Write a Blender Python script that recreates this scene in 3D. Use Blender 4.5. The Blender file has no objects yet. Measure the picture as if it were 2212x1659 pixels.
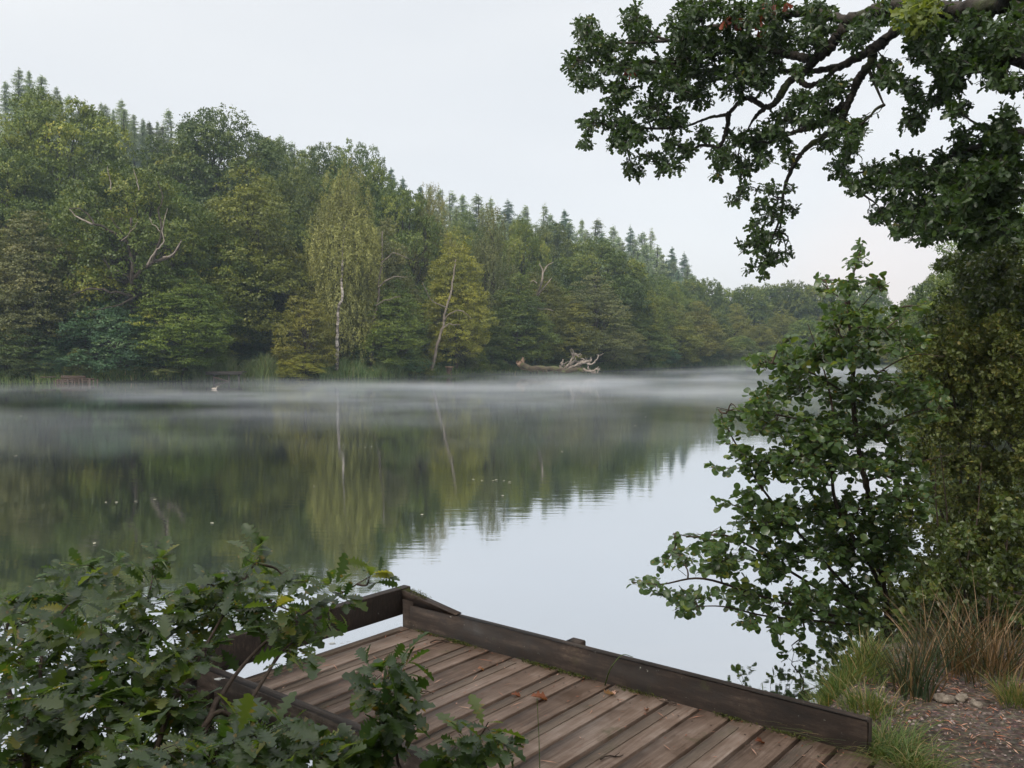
import bpy, math, random
import numpy as np
from mathutils import Vector

SEED = 7
rng = np.random.default_rng(SEED)
random.seed(SEED)
C = bpy.context.scene.collection
F = 890.0            # focal length in pixels of the 1024 wide frame
CAMH = 2.2           # camera height above the water
YH = 350.0           # horizon row
PITCH = math.atan((384 - YH) / F)
DS = 1024 / 2212.0

# ------------------------------------------------------------------ measuring helpers
def ray(px, py):
    x = (px - 512) / F
    y = (384 - py) / F
    c, s = math.cos(PITCH), math.sin(PITCH)
    return np.array([x, c + y * s, -s + y * c])
def at_depth(px, py, Y):
    r = ray(px, py)
    t = Y / r[1]
    return np.array([r[0] * t, Y, CAMH + r[2] * t])
def at_z(px, py, z):
    r = ray(px, py)
    t = (z - CAMH) / r[2]
    return np.array([r[0] * t, r[1] * t, z])
def D(x, y, Y):
    return at_depth(x * DS, y * DS, Y)
def DZ(x, y, z):
    return at_z(x * DS, y * DS, z)

# ------------------------------------------------------------------ object helpers
class MB:
    def __init__(s):
        s.v = []; s.f = []; s.n = 0; s.t = []
    def add(s, verts, faces, tint=0.5):
        """verts (n,3), faces (m,k) int array"""
        verts = np.asarray(verts, dtype=np.float64).reshape(-1, 3)
        faces = np.asarray(faces, dtype=np.int64)
        s.v.append(verts); s.f.append(faces + s.n); s.n += len(verts)
        if np.isscalar(tint): tint = np.full(len(faces), tint)
        s.t.append(np.asarray(tint, dtype=np.float32))
    def box(s, lo, hi, M=None, tint=0.5, bev=0.0):
        x0, y0, z0 = lo; x1, y1, z1 = hi
        b = min(bev, (x1-x0)*.4, (y1-y0)*.4, (z1-z0)*.4)
        if b <= 0:
            v = np.array([[x0,y0,z0],[x1,y0,z0],[x1,y1,z0],[x0,y1,z0],[x0,y0,z1],[x1,y0,z1],[x1,y1,z1],[x0,y1,z1]], float)
            f = [[0,3,2,1],[4,5,6,7],[0,1,5,4],[1,2,6,5],[2,3,7,6],[3,0,4,7]]
            if M is not None: v = M(v)
            s.add(v, f, tint); return
        # chamfered box: 24 verts
        P = {}; vl = []
        for ix, (cx, sx) in enumerate(((x0,1),(x1,-1))):
            for iy, (cy, sy) in enumerate(((y0,1),(y1,-1))):
                for iz, (cz, sz) in enumerate(((z0,1),(z1,-1))):
                    P[ix,iy,iz,0] = len(vl); vl.append((cx, cy+sy*b, cz+sz*b))
                    P[ix,iy,iz,1] = len(vl); vl.append((cx+sx*b, cy, cz+sz*b))
                    P[ix,iy,iz,2] = len(vl); vl.append((cx+sx*b, cy+sy*b, cz))
        q = []; tr = []
        for i in (0,1):
            q.append([P[i,0,0,0],P[i,1,0,0],P[i,1,1,0],P[i,0,1,0]])
            q.append([P[0,i,0,1],P[1,i,0,1],P[1,i,1,1],P[0,i,1,1]])
            q.append([P[0,0,i,2],P[1,0,i,2],P[1,1,i,2],P[0,1,i,2]])
        for a in (0,1):
            for c in (0,1):
                q.append([P[a,c,0,0],P[a,c,1,0],P[a,c,1,1],P[a,c,0,1]])
                q.append([P[a,0,c,0],P[a,1,c,0],P[a,1,c,2],P[a,0,c,2]])
                q.append([P[0,a,c,1],P[1,a,c,1],P[1,a,c,2],P[0,a,c,2]])
                for d in (0,1): tr.append([P[a,c,d,0],P[a,c,d,1],P[a,c,d,2]])
        v = np.array(vl)
        if M is not None: v = M(v)
        s.add(v, q, tint)
        s.f.append(np.array(tr)+s.n-len(v)); s.t.append(np.full(len(tr), tint, np.float32))
        s.v.append(np.zeros((0,3)))
    def tube(s, pts, rad, sides=6, tint=0.5, cap=True):
        pts = np.asarray(pts, float); n = len(pts)
        rad = np.broadcast_to(np.asarray(rad, float), (n,))
        tan = np.gradient(pts, axis=0)
        tan /= np.linalg.norm(tan, axis=1, keepdims=True) + 1e-9
        ref = np.array([0.31, 0.22, 0.92]); 
        if abs(tan[0] @ ref) > .9: ref = np.array([1., .1, 0])
        a = np.cross(tan, ref); a /= np.linalg.norm(a, axis=1, keepdims=True) + 1e-9
        b = np.cross(tan, a)
        ang = np.arange(sides) * 2 * math.pi / sides
        ring = (a[:, None, :] * np.cos(ang)[None, :, None] + b[:, None, :] * np.sin(ang)[None, :, None]) * rad[:, None, None] + pts[:, None, :]
        v = ring.reshape(-1, 3)
        i = np.arange(n - 1)[:, None] * sides; j = np.arange(sides)[None, :]; j2 = (j + 1) % sides
        f = np.stack([i + j, i + j2, i + sides + j2, i + sides + j], -1).reshape(-1, 4)
        s.add(v, f, tint)
        if cap and sides > 3 and rad[-1] > 0.004:
            c = np.arange(sides) + (n - 1) * sides + s.n - len(v)
            s.f.append(c[None, :]); s.t.append(np.array([tint], np.float32))
    def build(s, name, mat, parent=None, smooth=True, loc=None):
        me = bpy.data.meshes.new(name)
        v = np.concatenate(s.v) if s.v else np.zeros((0, 3))
        if loc is not None: v = v - np.asarray(loc)
        fl = [f for f in s.f if len(f)]
        tl = [t for t in s.t if len(t)]
        tot = np.concatenate([np.full(len(f), f.shape[1]) for f in fl]).astype(np.int32)
        loops = np.concatenate([f.ravel() for f in fl]).astype(np.int32)
        me.vertices.add(len(v)); me.vertices.foreach_set('co', v.astype(np.float32).ravel())
        me.loops.add(len(loops)); me.loops.foreach_set('vertex_index', loops)
        me.polygons.add(len(tot))
        me.polygons.foreach_set('loop_start', np.concatenate([[0], np.cumsum(tot)[:-1]]).astype(np.int32))
        me.update(calc_edges=True)
        at = me.attributes.new('tint', 'FLOAT', 'FACE')
        at.data.foreach_set('value', np.concatenate(tl).astype(np.float32))
        if smooth: me.polygons.foreach_set('use_smooth', np.ones(len(tot), bool))
        if mat is not None: me.materials.append(mat)
        o = bpy.data.objects.new(name, me); C.objects.link(o)
        if parent is not None: o.parent = parent
        if loc is not None and parent is None: o.location = loc
        return o

def tag(o, label=None, cat=None, group=None, kind=None):
    if label: o['label'] = label
    if cat: o['category'] = cat
    if group: o['group'] = group
    if kind: o['kind'] = kind
    return o
def empty(name, loc=(0, 0, 0)):
    o = bpy.data.objects.new(name, None); C.objects.link(o); o.location = loc
    o.empty_display_size = 0.3
    return o
def copy_thing(root):
    c = root.copy(); C.objects.link(c)
    for ch in list(root.children):
        k = ch.copy(); C.objects.link(k); k.parent = c
    return c

def bez(p0, p1, n=8, sag=0.0, wob=0.0, r=None):
    """curved path between two points"""
    r = r or rng
    p0 = np.asarray(p0, float); p1 = np.asarray(p1, float)
    t = np.linspace(0, 1, n)[:, None]
    L = np.linalg.norm(p1 - p0)
    off = r.normal(0, wob * L, 3)
    off2 = r.normal(0, wob * L * .6, 3)
    p = p0 + (p1 - p0) * t + off * np.sin(t * math.pi) + off2 * np.sin(t * 2 * math.pi)
    p[:, 2] += (sag * L * np.sin(t * math.pi))[:, 0]
    return p
def smooth_path(pts, n):
    """Catmull-Rom through pts, n samples per segment"""
    P = np.asarray(pts, float)
    P = np.vstack([2 * P[0] - P[1], P, 2 * P[-1] - P[-2]])
    out = []
    for i in range(1, len(P) - 2):
        t = np.linspace(0, 1, n, endpoint=False)[:, None]
        a, b, c, d = P[i - 1], P[i], P[i + 1], P[i + 2]
        out.append(.5 * ((2 * b) + (-a + c) * t + (2 * a - 5 * b + 4 * c - d) * t ** 2 + (-a + 3 * b - 3 * c + d) * t ** 3))
    out.append(P[-2][None])
    return np.vstack(out)

# ------------------------------------------------------------------ leaf templates
def leaf_tpl(ws, xs=None, fold=.25, curl=.12, petiole=0.0):
    """stations with half widths -> strip of quads, length 1 along x, normal z"""
    n = len(ws)
    xs = np.linspace(0, 1, n) if xs is None else np.asarray(xs, float)
    ws = np.asarray(ws, float)
    mid = np.stack([xs, 0 * xs, -curl * (xs ** 2)], 1)
    L = mid + np.stack([0 * xs, ws, fold * ws], 1)
    R = mid + np.stack([0 * xs, -ws, fold * ws], 1)
    v = np.vstack([mid, L, R])
    f = []
    for i in range(n - 1):
        f.append([i, i + 1, n + i + 1, n + i]); f.append([i + 1, i, 2 * n + i, 2 * n + i + 1])
    v[:, 0] += petiole
    return v, np.array(f)
OAK_HI = leaf_tpl([.012, .02, .09, .05, .16, .07, .23, .09, .28, .11, .26, .12, .14, .02],
                  [0, .06, .13, .2, .27, .35, .42, .5, .57, .65, .74, .84, .93, 1.0], .28, .22, .06)
OAK_LO = leaf_tpl([.01, .12, .10, .24, .14, .27, .05], [0, .2, .33, .48, .62, .8, 1], .3, .2, .04)
ALD = leaf_tpl([.01, .24, .39, .45, .44, .33, .1], [0, .12, .28, .46, .66, .86, .97], .3, .14, .1)
OVAL = leaf_tpl([.02, .30, .34, .03], [0, .33, .66, 1], .3, .1)
_q = np.array([[0, 0, 0], [.5, -.33, .06], [1, 0, -.05], [.5, .33, .06]])
RHO = (_q, np.array([[0, 1, 2, 3]]))
def frames(dirs, nrm):
    """orthonormal frames with x along dirs, z close to nrm"""
    x = dirs / (np.linalg.norm(dirs, axis=1, keepdims=True) + 1e-9)
    y = np.cross(nrm, x); y /= np.linalg.norm(y, axis=1, keepdims=True) + 1e-9
    z = np.cross(x, y)
    return x, y, z
def scatter(mb, tpl, pos, dirs, nrm, size, tint):
    v, f = tpl
    x, y, z = frames(dirs, nrm)
    size = np.broadcast_to(size, (len(pos),))
    V = (v[None, :, 0, None] * x[:, None] + v[None, :, 1, None] * y[:, None] + v[None, :, 2, None] * z[:, None]) * size[:, None, None] + pos[:, None]
    k = len(v)
    Fc = f[None] + (np.arange(len(pos)) * k)[:, None, None]
    mb.add(V.reshape(-1, 3), Fc.reshape(-1, f.shape[1]), np.repeat(tint, len(f)))

# ------------------------------------------------------------------ materials
def nt(name):
    m = bpy.data.materials.new(name); m.use_nodes = True
    t = m.node_tree; t.nodes.clear()
    return m, t, t.nodes, t.links
def ramp(N, stops):
    r = N.new('ShaderNodeValToRGB'); e = r.color_ramp.elements
    e[0].position, e[0].color = stops[0][0], (*stops[0][1], 1)
    e[1].position, e[1].color = stops[-1][0], (*stops[-1][1], 1)
    for p, c in stops[1:-1]:
        k = e.new(p); k.color = (*c, 1)
    return r
def leaf_mat(name, stops, transl=.22, rough=.5, spec=.35, tgain=1.5, hue=.012, val=.22, bump=0, spots=0):
    m, t, N, L = nt(name)
    a = N.new('ShaderNodeAttribute'); a.attribute_name = 'tint'
    r = ramp(N, stops); L.new(a.outputs['Fac'], r.inputs[0])
    oi = N.new('ShaderNodeObjectInfo')
    mh = N.new('ShaderNodeMapRange'); mh.inputs[3].default_value = .5 - hue; mh.inputs[4].default_value = .5 + hue
    L.new(oi.outputs['Random'], mh.inputs[0])
    mm = N.new('ShaderNodeMath'); mm.operation = 'FRACT'
    mx = N.new('ShaderNodeMath'); mx.operation = 'MULTIPLY'; mx.inputs[1].default_value = 17.3
    L.new(oi.outputs['Random'], mx.inputs[0]); L.new(mx.outputs[0], mm.inputs[0])
    mv = N.new('ShaderNodeMapRange'); mv.inputs[3].default_value = 1 - val; mv.inputs[4].default_value = 1 + val
    L.new(mm.outputs[0], mv.inputs[0])
    h = N.new('ShaderNodeHueSaturation')
    L.new(mh.outputs[0], h.inputs['Hue']); L.new(mv.outputs[0], h.inputs['Value']); L.new(r.outputs[0], h.inputs['Color'])
    if spots:
        tcs = N.new('ShaderNodeTexCoord'); ns = N.new('ShaderNodeTexNoise'); ns.inputs['Scale'].default_value = spots; ns.inputs['Detail'].default_value = 4
        L.new(tcs.outputs['Object'], ns.inputs['Vector'])
        ms_ = N.new('ShaderNodeMapRange'); ms_.inputs[1].default_value = .62; ms_.inputs[2].default_value = .70; L.new(ns.outputs['Fac'], ms_.inputs[0])
        xs_ = N.new('ShaderNodeMix'); xs_.data_type = 'RGBA'; xs_.inputs['B'].default_value = (.16, .11, .025, 1)
        L.new(ms_.outputs[0], xs_.inputs['Factor']); L.new(h.outputs[0], xs_.inputs['A'])
        h = N.new('ShaderNodeHueSaturation'); L.new(xs_.outputs['Result'], h.inputs['Color'])
    p = N.new('ShaderNodeBsdfPrincipled'); p.inputs['Roughness'].default_value = rough
    p.inputs['Specular IOR Level'].default_value = spec
    L.new(h.outputs[0], p.inputs['Base Color'])
    if bump:
        n = N.new('ShaderNodeTexNoise'); n.inputs['Scale'].default_value = bump; n.inputs['Detail'].default_value = 4
        b = N.new('ShaderNodeBump'); b.inputs['Strength'].default_value = .5; b.inputs['Distance'].default_value = .004
        tc = N.new('ShaderNodeTexCoord'); L.new(tc.outputs['Object'], n.inputs['Vector'])
        L.new(n.outputs['Fac'], b.inputs['Height']); L.new(b.outputs[0], p.inputs['Normal'])
    tr = N.new('ShaderNodeBsdfTranslucent')
    g = N.new('ShaderNodeMix'); g.data_type = 'RGBA'; g.blend_type = 'MULTIPLY'; g.inputs['Factor'].default_value = 1
    L.new(h.outputs[0], g.inputs['A']); g.inputs['B'].default_value = (tgain * 1.15, tgain * 1.1, tgain * .5, 1)
    L.new(g.outputs['Result'], tr.inputs['Color'])
    mi = N.new('ShaderNodeMixShader'); mi.inputs[0].default_value = transl
    L.new(p.outputs[0], mi.inputs[1]); L.new(tr.outputs[0], mi.inputs[2])
    o = N.new('ShaderNodeOutputMaterial'); L.new(mi.outputs[0], o.inputs[0])
    return m
def noise_mat(name, stops, scale=4, stretch=(1, 1, 1), detail=6, rough=.85, bump=.4, dist=.02, spec=.3, use_tint=0.0, spots=None, coord='Object'):
    m, t, N, L = nt(name)
    tc = N.new('ShaderNodeTexCoord'); mp = N.new('ShaderNodeMapping'); mp.inputs['Scale'].default_value = stretch
    L.new(tc.outputs[coord], mp.inputs[0])
    n = N.new('ShaderNodeTexNoise'); n.inputs['Scale'].default_value = scale; n.inputs['Detail'].default_value = detail; n.inputs['Roughness'].default_value = .65
    L.new(mp.outputs[0], n.inputs['Vector'])
    fac = n.outputs['Fac']
    if use_tint:
        a = N.new('ShaderNodeAttribute'); a.attribute_name = 'tint'
        mr = N.new('ShaderNodeMath'); mr.operation = 'MULTIPLY_ADD'; mr.inputs[1].default_value = use_tint; 
        sb = N.new('ShaderNodeMath'); sb.operation = 'SUBTRACT'; sb.inputs[1].default_value = .5
        L.new(a.outputs['Fac'], sb.inputs[0]); L.new(sb.outputs[0], mr.inputs[0]); L.new(fac, mr.inputs[2]); fac = mr.outputs[0]
    r = ramp(N, stops); L.new(fac, r.inputs[0]); col = r.outputs[0]
    if spots:
        for (sc, lo, hi, c) in spots:
            n2 = N.new('ShaderNodeTexNoise'); n2.inputs['Scale'].default_value = sc; n2.inputs['Detail'].default_value = 5
            L.new(tc.outputs[coord], n2.inputs['Vector'])
            mr2 = N.new('ShaderNodeMapRange'); mr2.inputs[1].default_value = lo; mr2.inputs[2].default_value = hi
            L.new(n2.outputs['Fac'], mr2.inputs[0])
            mx = N.new('ShaderNodeMix'); mx.data_type = 'RGBA'; mx.inputs['B'].default_value = (*c, 1)
            L.new(mr2.outputs[0], mx.inputs['Factor']); L.new(col, mx.inputs['A']); col = mx.outputs['Result']
    p = N.new('ShaderNodeBsdfPrincipled'); p.inputs['Roughness'].default_value = rough; p.inputs['Specular IOR Level'].default_value = spec
    L.new(col, p.inputs['Base Color'])
    if bump:
        b = N.new('ShaderNodeBump'); b.inputs['Strength'].default_value = bump; b.inputs['Distance'].default_value = dist
        L.new(n.outputs['Fac'], b.inputs['Height']); L.new(b.outputs[0], p.inputs['Normal'])
    o = N.new('ShaderNodeOutputMaterial'); L.new(p.outputs[0], o.inputs[0])
    return m

M = {}
M['oak'] = leaf_mat('oak_foliage', [(0, (.036, .064, .009)), (.5, (.086, .122, .014)), (.85, (.17, .195, .024)), (1, (.27, .25, .03))])
M['alder'] = leaf_mat('alder_foliage', [(0, (.058, .070, .009)), (.5, (.115, .124, .015)), (1, (.22, .205, .025))])
M['yellow'] = leaf_mat('yellowing_foliage', [(0, (.09, .10, .012)), (.5, (.16, .162, .018)), (1, (.25, .23, .03))])
M['birch'] = leaf_mat('birch_foliage', [(0, (.12, .12, .03)), (.5, (.22, .215, .058)), (1, (.35, .325, .11))])
M['larch'] = leaf_mat('hazed_larch_needles', [(0, (.14, .20, .12)), (.5, (.24, .30, .17)), (1, (.38, .38, .2))], hue=.015)  # needles lightened: part of the hill haze is put into their colour
M['spruce'] = leaf_mat('hazed_spruce_needles', [(0, (.09, .15, .11)), (.6, (.15, .22, .16)), (1, (.22, .28, .18))])  # paled too, the colour stands in for distant haze
M['sycamore'] = leaf_mat('sycamore_foliage', [(0, (.035, .075, .032)), (.6, (.065, .12, .05)), (1, (.11, .16, .06))])
M['brown'] = leaf_mat('browning_foliage', [(0, (.055, .066, .02)), (.5, (.10, .112, .034)), (1, (.18, .175, .06))])
M['reed'] = leaf_mat('reed_blades', [(0, (.06, .10, .03)), (.6, (.12, .17, .06)), (1, (.26, .22, .11))], transl=.3)
M['under'] = leaf_mat('undergrowth_leaves', [(0, (.035, .06, .015)), (.6, (.07, .10, .022)), (1, (.14, .14, .04))])
M['oak_near'] = leaf_mat('overhanging_oak_leaves', [(0, (.02, .042, .012)), (.6, (.035, .065, .016)), (.93, (.06, .09, .02)), (1, (.15, .13, .03))], transl=.36, rough=.42, spec=.45, tgain=1.3, val=.0, hue=0)
M['sap'] = leaf_mat('sapling_oak_leaves', [(0, (.018, .040, .010)), (.55, (.036, .066, .013)), (.85, (.085, .115, .02)), (1, (.18, .17, .03))], transl=.42, rough=.36, spec=.6, tgain=2.6, val=0, hue=0, bump=60, spots=28)
M['ald_near'] = leaf_mat('alder_sapling_leaves', [(0, (.032, .062, .022)), (.6, (.058, .10, .034)), (.93, (.11, .14, .025)), (1, (.24, .23, .03))], transl=.35, rough=.36, spec=.55, tgain=2.2, val=0, hue=0, bump=70, spots=34)
M['ivy'] = leaf_mat('ivy_leaves', [(0, (.03, .05, .012)), (.6, (.065, .092, .02)), (1, (.17, .15, .035))], transl=.3, rough=.33, spec=.5, val=0, hue=0)
M['haw'] = leaf_mat('hawthorn_leaves', [(0, (.04, .058, .014)), (.6, (.085, .105, .026)), (1, (.18, .15, .035))], transl=.35, rough=.5, val=.1, hue=0)
M['red'] = leaf_mat('dead_red_leaves', [(0, (.10, .02, .012)), (1, (.26, .06, .03))], transl=.3, val=0, hue=0)
M['rush'] = leaf_mat('rush_blades', [(0, (.02, .04, .018)), (.45, (.05, .075, .04)), (.7, (.08, .05, .02)), (.92, (.14, .085, .04)), (1, (.3, .2, .12))], transl=.2, val=0, hue=0)
M['grass'] = leaf_mat('grass_blades', [(0, (.045, .08, .018)), (.6, (.10, .15, .035)), (.85, (.17, .17, .06)), (1, (.30, .22, .11))], transl=.3, val=0, hue=0)
M['bark'] = noise_mat('grey_brown_bark', [(.3, (.018, .013, .009)), (.55, (.045, .034, .025)), (.8, (.11, .088, .068))], 5, (1, 1, .35), bump=.8, dist=.05)
M['bark_pale'] = noise_mat('pale_alder_bark', [(.3, (.06, .048, .037)), (.55, (.14, .115, .09)), (.8, (.25, .21, .17))], 5, (1, 1, .5), bump=.6, dist=.03)
M['birch_bark'] = noise_mat('white_birch_bark', [(.42, (.03, .025, .02)), (.52, (.20, .175, .15)), (.7, (.42, .38, .34))], 2.2, (1, 1, 2.2), bump=.3)
M['bark_near'] = noise_mat('dark_mossy_oak_bark', [(.3, (.012, .010, .008)), (.55, (.04, .033, .027)), (.75, (.075, .065, .055))], 14, (1, 1, 1), bump=.9, dist=.03, spots=[(3, .55, .7, (.035, .045, .012))])
M['twig'] = noise_mat('brown_twig', [(.3, (.03, .02, .014)), (.7, (.085, .06, .045))], 30, bump=.3, dist=.003)
M['deadwood'] = noise_mat('bleached_dead_wood', [(.3, (.12, .095, .075)), (.6, (.25, .21, .175)), (.8, (.4, .35, .31))], 3, bump=.5)
M['mosslog'] = noise_mat('mossy_log_bark', [(.35, (.03, .022, .015)), (.5, (.065, .05, .034)), (.62, (.07, .08, .025)), (.8, (.13, .13, .05))], 3, (.6, 1, 1), bump=.5)
M['rootwood'] = noise_mat('torn_orange_wood', [(.3, (.10, .06, .04)), (.6, (.22, .145, .095)), (.8, (.34, .25, .18))], 4, bump=.6)
M['jetty'] = noise_mat('weathered_jetty_timber', [(.3, (.012, .010, .009)), (.7, (.04, .034, .03))], 5, bump=.3)
M['logs'] = noise_mat('reddish_log_bark', [(.3, (.025, .016, .011)), (.6, (.075, .05, .037)), (.8, (.16, .115, .088))], 6, bump=.5)
M['moss'] = noise_mat('green_moss', [(.3, (.03, .04, .008)), (.7, (.10, .11, .02))], 40, bump=.8, dist=.01)

# ------------------------------------------------------------------ lake outline and terrain
far_px = [(0, 383.8), (93, 382.4), (199, 381), (260, 380.2), (324, 379.6), (417, 377.3), (509, 374), (560, 372.6), (597, 371.7), (648, 369.4), (694, 367), (760, 366.4), (880, 366.4)]
far = [at_z(x, y, 0)[:2] for x, y in far_px]
LAKE = [(-30, -6), (-5, .7), (-2.6, 1.15), (-1.2, 1.35), (.2, 1.9), (.35, 2.75), (.72, 3.5), (1.18, 4.3), (1.55, 5.0), (2.15, 5.8), (3.0, 6.9), (4.1, 8.5), (6.8, 12.5), (13, 24), (24, 46)]
LAKE += [tuple(at_z(943, 372, 0)[:2]), tuple(at_z(911, 369, 0)[:2])]
LAKE += [tuple(p) for p in far[::-1]]
LAKE += [(-60, 50), (-110, 38), (-150, 10), (-110, -15)]
LAKE = np.array(LAKE)
def sdist(P):
    """distance to the lake outline, negative inside the lake"""
    P = np.atleast_2d(P)
    best = np.full(len(P), 1e9); inside = np.zeros(len(P), bool)
    A = LAKE; B = np.roll(LAKE, -1, axis=0)
    for a, b in zip(A, B):
        ab = b - a
        t = np.clip(((P - a) @ ab) / (ab @ ab), 0, 1)
        d = np.linalg.norm(P - (a + t[:, None] * ab), axis=1)
        best = np.minimum(best, d)
        c = (a[1] > P[:, 1]) != (b[1] > P[:, 1])
        with np.errstate(divide='ignore', invalid='ignore'):
            xi = (b[0] - a[0]) * (P[:, 1] - a[1]) / (b[1] - a[1]) + a[0]
        inside ^= c & (P[:, 0] < xi)
    return np.where(inside, -best, best)
def sst(x, a, b):
    t = np.clip((x - a) / (b - a), 0, 1); return t * t * (3 - 2 * t)
def wob(x, y, s, k=0):
    return (np.sin(x / s + k) * np.cos(y / s * 1.3 + 1.7 * k) + .5 * np.sin(x / s * 2.3 + y / s * 1.9 + k))
def terrain(P):
    P = np.atleast_2d(np.asarray(P, float))
    x, y = P[:, 0], P[:, 1]
    d = sdist(P)
    r = np.hypot(x, y)
    near = 1 - sst(r, 10, 30)
    bank = np.where(d < 0, -np.clip(-d * .45, 0, 1.2),
                    near * ((.6 - .34 * sst(y, 4.5, 6.2)) * sst(d, 0, .5)) + (1 - near) * (.45 * sst(d, 0, 1.0) + .012 * np.clip(d, 0, 40)))
    az = x / np.maximum(y, 1.0)
    pxx = 512 + F * az
    H = np.interp(pxx, [-400, 0, 120, 260, 400, 470, 560, 650, 700, 780, 900, 1100], [34, 33, 31, 25, 20, 17.5, 14, 9, 6, 5, 5, 6])
    hill = H * sst(d, 5, 88) * (y > 25) * sst(y, 25, 60)
    z = bank + hill
    z += np.where(d > 0, wob(x, y, 7.0) * .12 * sst(r, 15, 40) + wob(x, y, .45, 2) * .012 * near, 0)
    return z
def tz(x, y): return float(terrain([(x, y)])[0])

nr, na = 250, 520
rr = np.concatenate([[0.0], np.geomspace(.35, 470, nr - 1)])
# finer angular spacing inside the view
aa = np.concatenate([np.linspace(-40, 40, 360, endpoint=False), np.linspace(40, 320, na - 360, endpoint=False)])
aa = np.radians(aa)
R_, A_ = np.meshgrid(rr, aa, indexing='ij')
PX = (R_ * np.sin(A_)).ravel(); PY = (R_ * np.cos(A_)).ravel()
PZ = terrain(np.stack([PX, PY], 1))
PZ[:na] = tz(0, 0)
i = np.arange(nr - 1)[:, None] * na; j = np.arange(na)[None]; j2 = (j + 1) % na
fq = np.stack([i + j, i + na + j, i + na + j2, i + j2], -1).reshape(-1, 4)
mb = MB(); mb.add(np.stack([PX, PY, PZ], 1), fq)
def ground_mat():
    m, t, N, L = nt('bank_soil_and_leaf_litter')
    g = N.new('ShaderNodeNewGeometry')
    n1 = N.new('ShaderNodeTexNoise'); n1.inputs['Scale'].default_value = 3.2; n1.inputs['Detail'].default_value = 10; n1.inputs['Roughness'].default_value = .72
    n2 = N.new('ShaderNodeTexVoronoi'); n2.inputs['Scale'].default_value = 55
    n3 = N.new('ShaderNodeTexNoise'); n3.inputs['Scale'].default_value = 40; n3.inputs['Detail'].default_value = 6
    for n in (n1, n2, n3): L.new(g.outputs['Position'], n.inputs['Vector'])
    r = ramp(N, [(.34, (.012, .009, .007)), (.46, (.045, .032, .024)), (.56, (.095, .070, .054)), (.66, (.21, .165, .135))])
    add = N.new('ShaderNodeMix'); add.data_type = 'FLOAT'; add.inputs['Factor'].default_value = .5
    L.new(n1.outputs['Fac'], add.inputs['A']); L.new(n3.outputs['Fac'], add.inputs['B'])
    L.new(add.outputs['Result'], r.inputs[0])
    vr = N.new('ShaderNodeMix'); vr.data_type = 'RGBA'; vr.inputs['Factor'].default_value = .18; vr.blend_type = 'OVERLAY'
    L.new(r.outputs[0], vr.inputs['A']); L.new(n2.outputs['Color'], vr.inputs['B'])
    dsat = N.new('ShaderNodeHueSaturation'); dsat.inputs['Saturation'].default_value = .85; L.new(vr.outputs['Result'], dsat.inputs['Color'])
    # beyond the near bank: dark green-brown forest floor
    ln = N.new('ShaderNodeVectorMath'); ln.operation = 'LENGTH'; L.new(g.outputs['Position'], ln.inputs[0])
    mr = N.new('ShaderNodeMapRange'); mr.inputs[1].default_value = 9; mr.inputs[2].default_value = 16; L.new(ln.outputs['Value'], mr.inputs[0])
    fl = ramp(N, [(.35, (.02, .03, .01)), (.55, (.04, .055, .018)), (.7, (.08, .085, .03))]); L.new(n1.outputs['Fac'], fl.inputs[0])
    mx = N.new('ShaderNodeMix'); mx.data_type = 'RGBA'; L.new(mr.outputs[0], mx.inputs['Factor']); L.new(dsat.outputs[0], mx.inputs['A']); L.new(fl.outputs[0], mx.inputs['B'])
    p = N.new('ShaderNodeBsdfPrincipled'); p.inputs['Roughness'].default_value = .9; p.inputs['Specular IOR Level'].default_value = .25
    L.new(mx.outputs['Result'], p.inputs['Base Color'])
    b = N.new('ShaderNodeBump'); b.inputs['Strength'].default_value = .9; b.inputs['Distance'].default_value = .02
    L.new(add.outputs['Result'], b.inputs['Height'])
    b2 = N.new('ShaderNodeBump'); b2.inputs['Strength'].default_value = .6; b2.inputs['Distance'].default_value = .008
    L.new(n2.outputs['Distance'], b2.inputs['Height']); L.new(b.outputs[0], b2.inputs['Normal']); L.new(b2.outputs[0], p.inputs['Normal'])
    o = N.new('ShaderNodeOutputMaterial'); L.new(p.outputs[0], o.inputs[0])
    return m
tag(mb.build('ground', ground_mat()), kind='structure')

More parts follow.
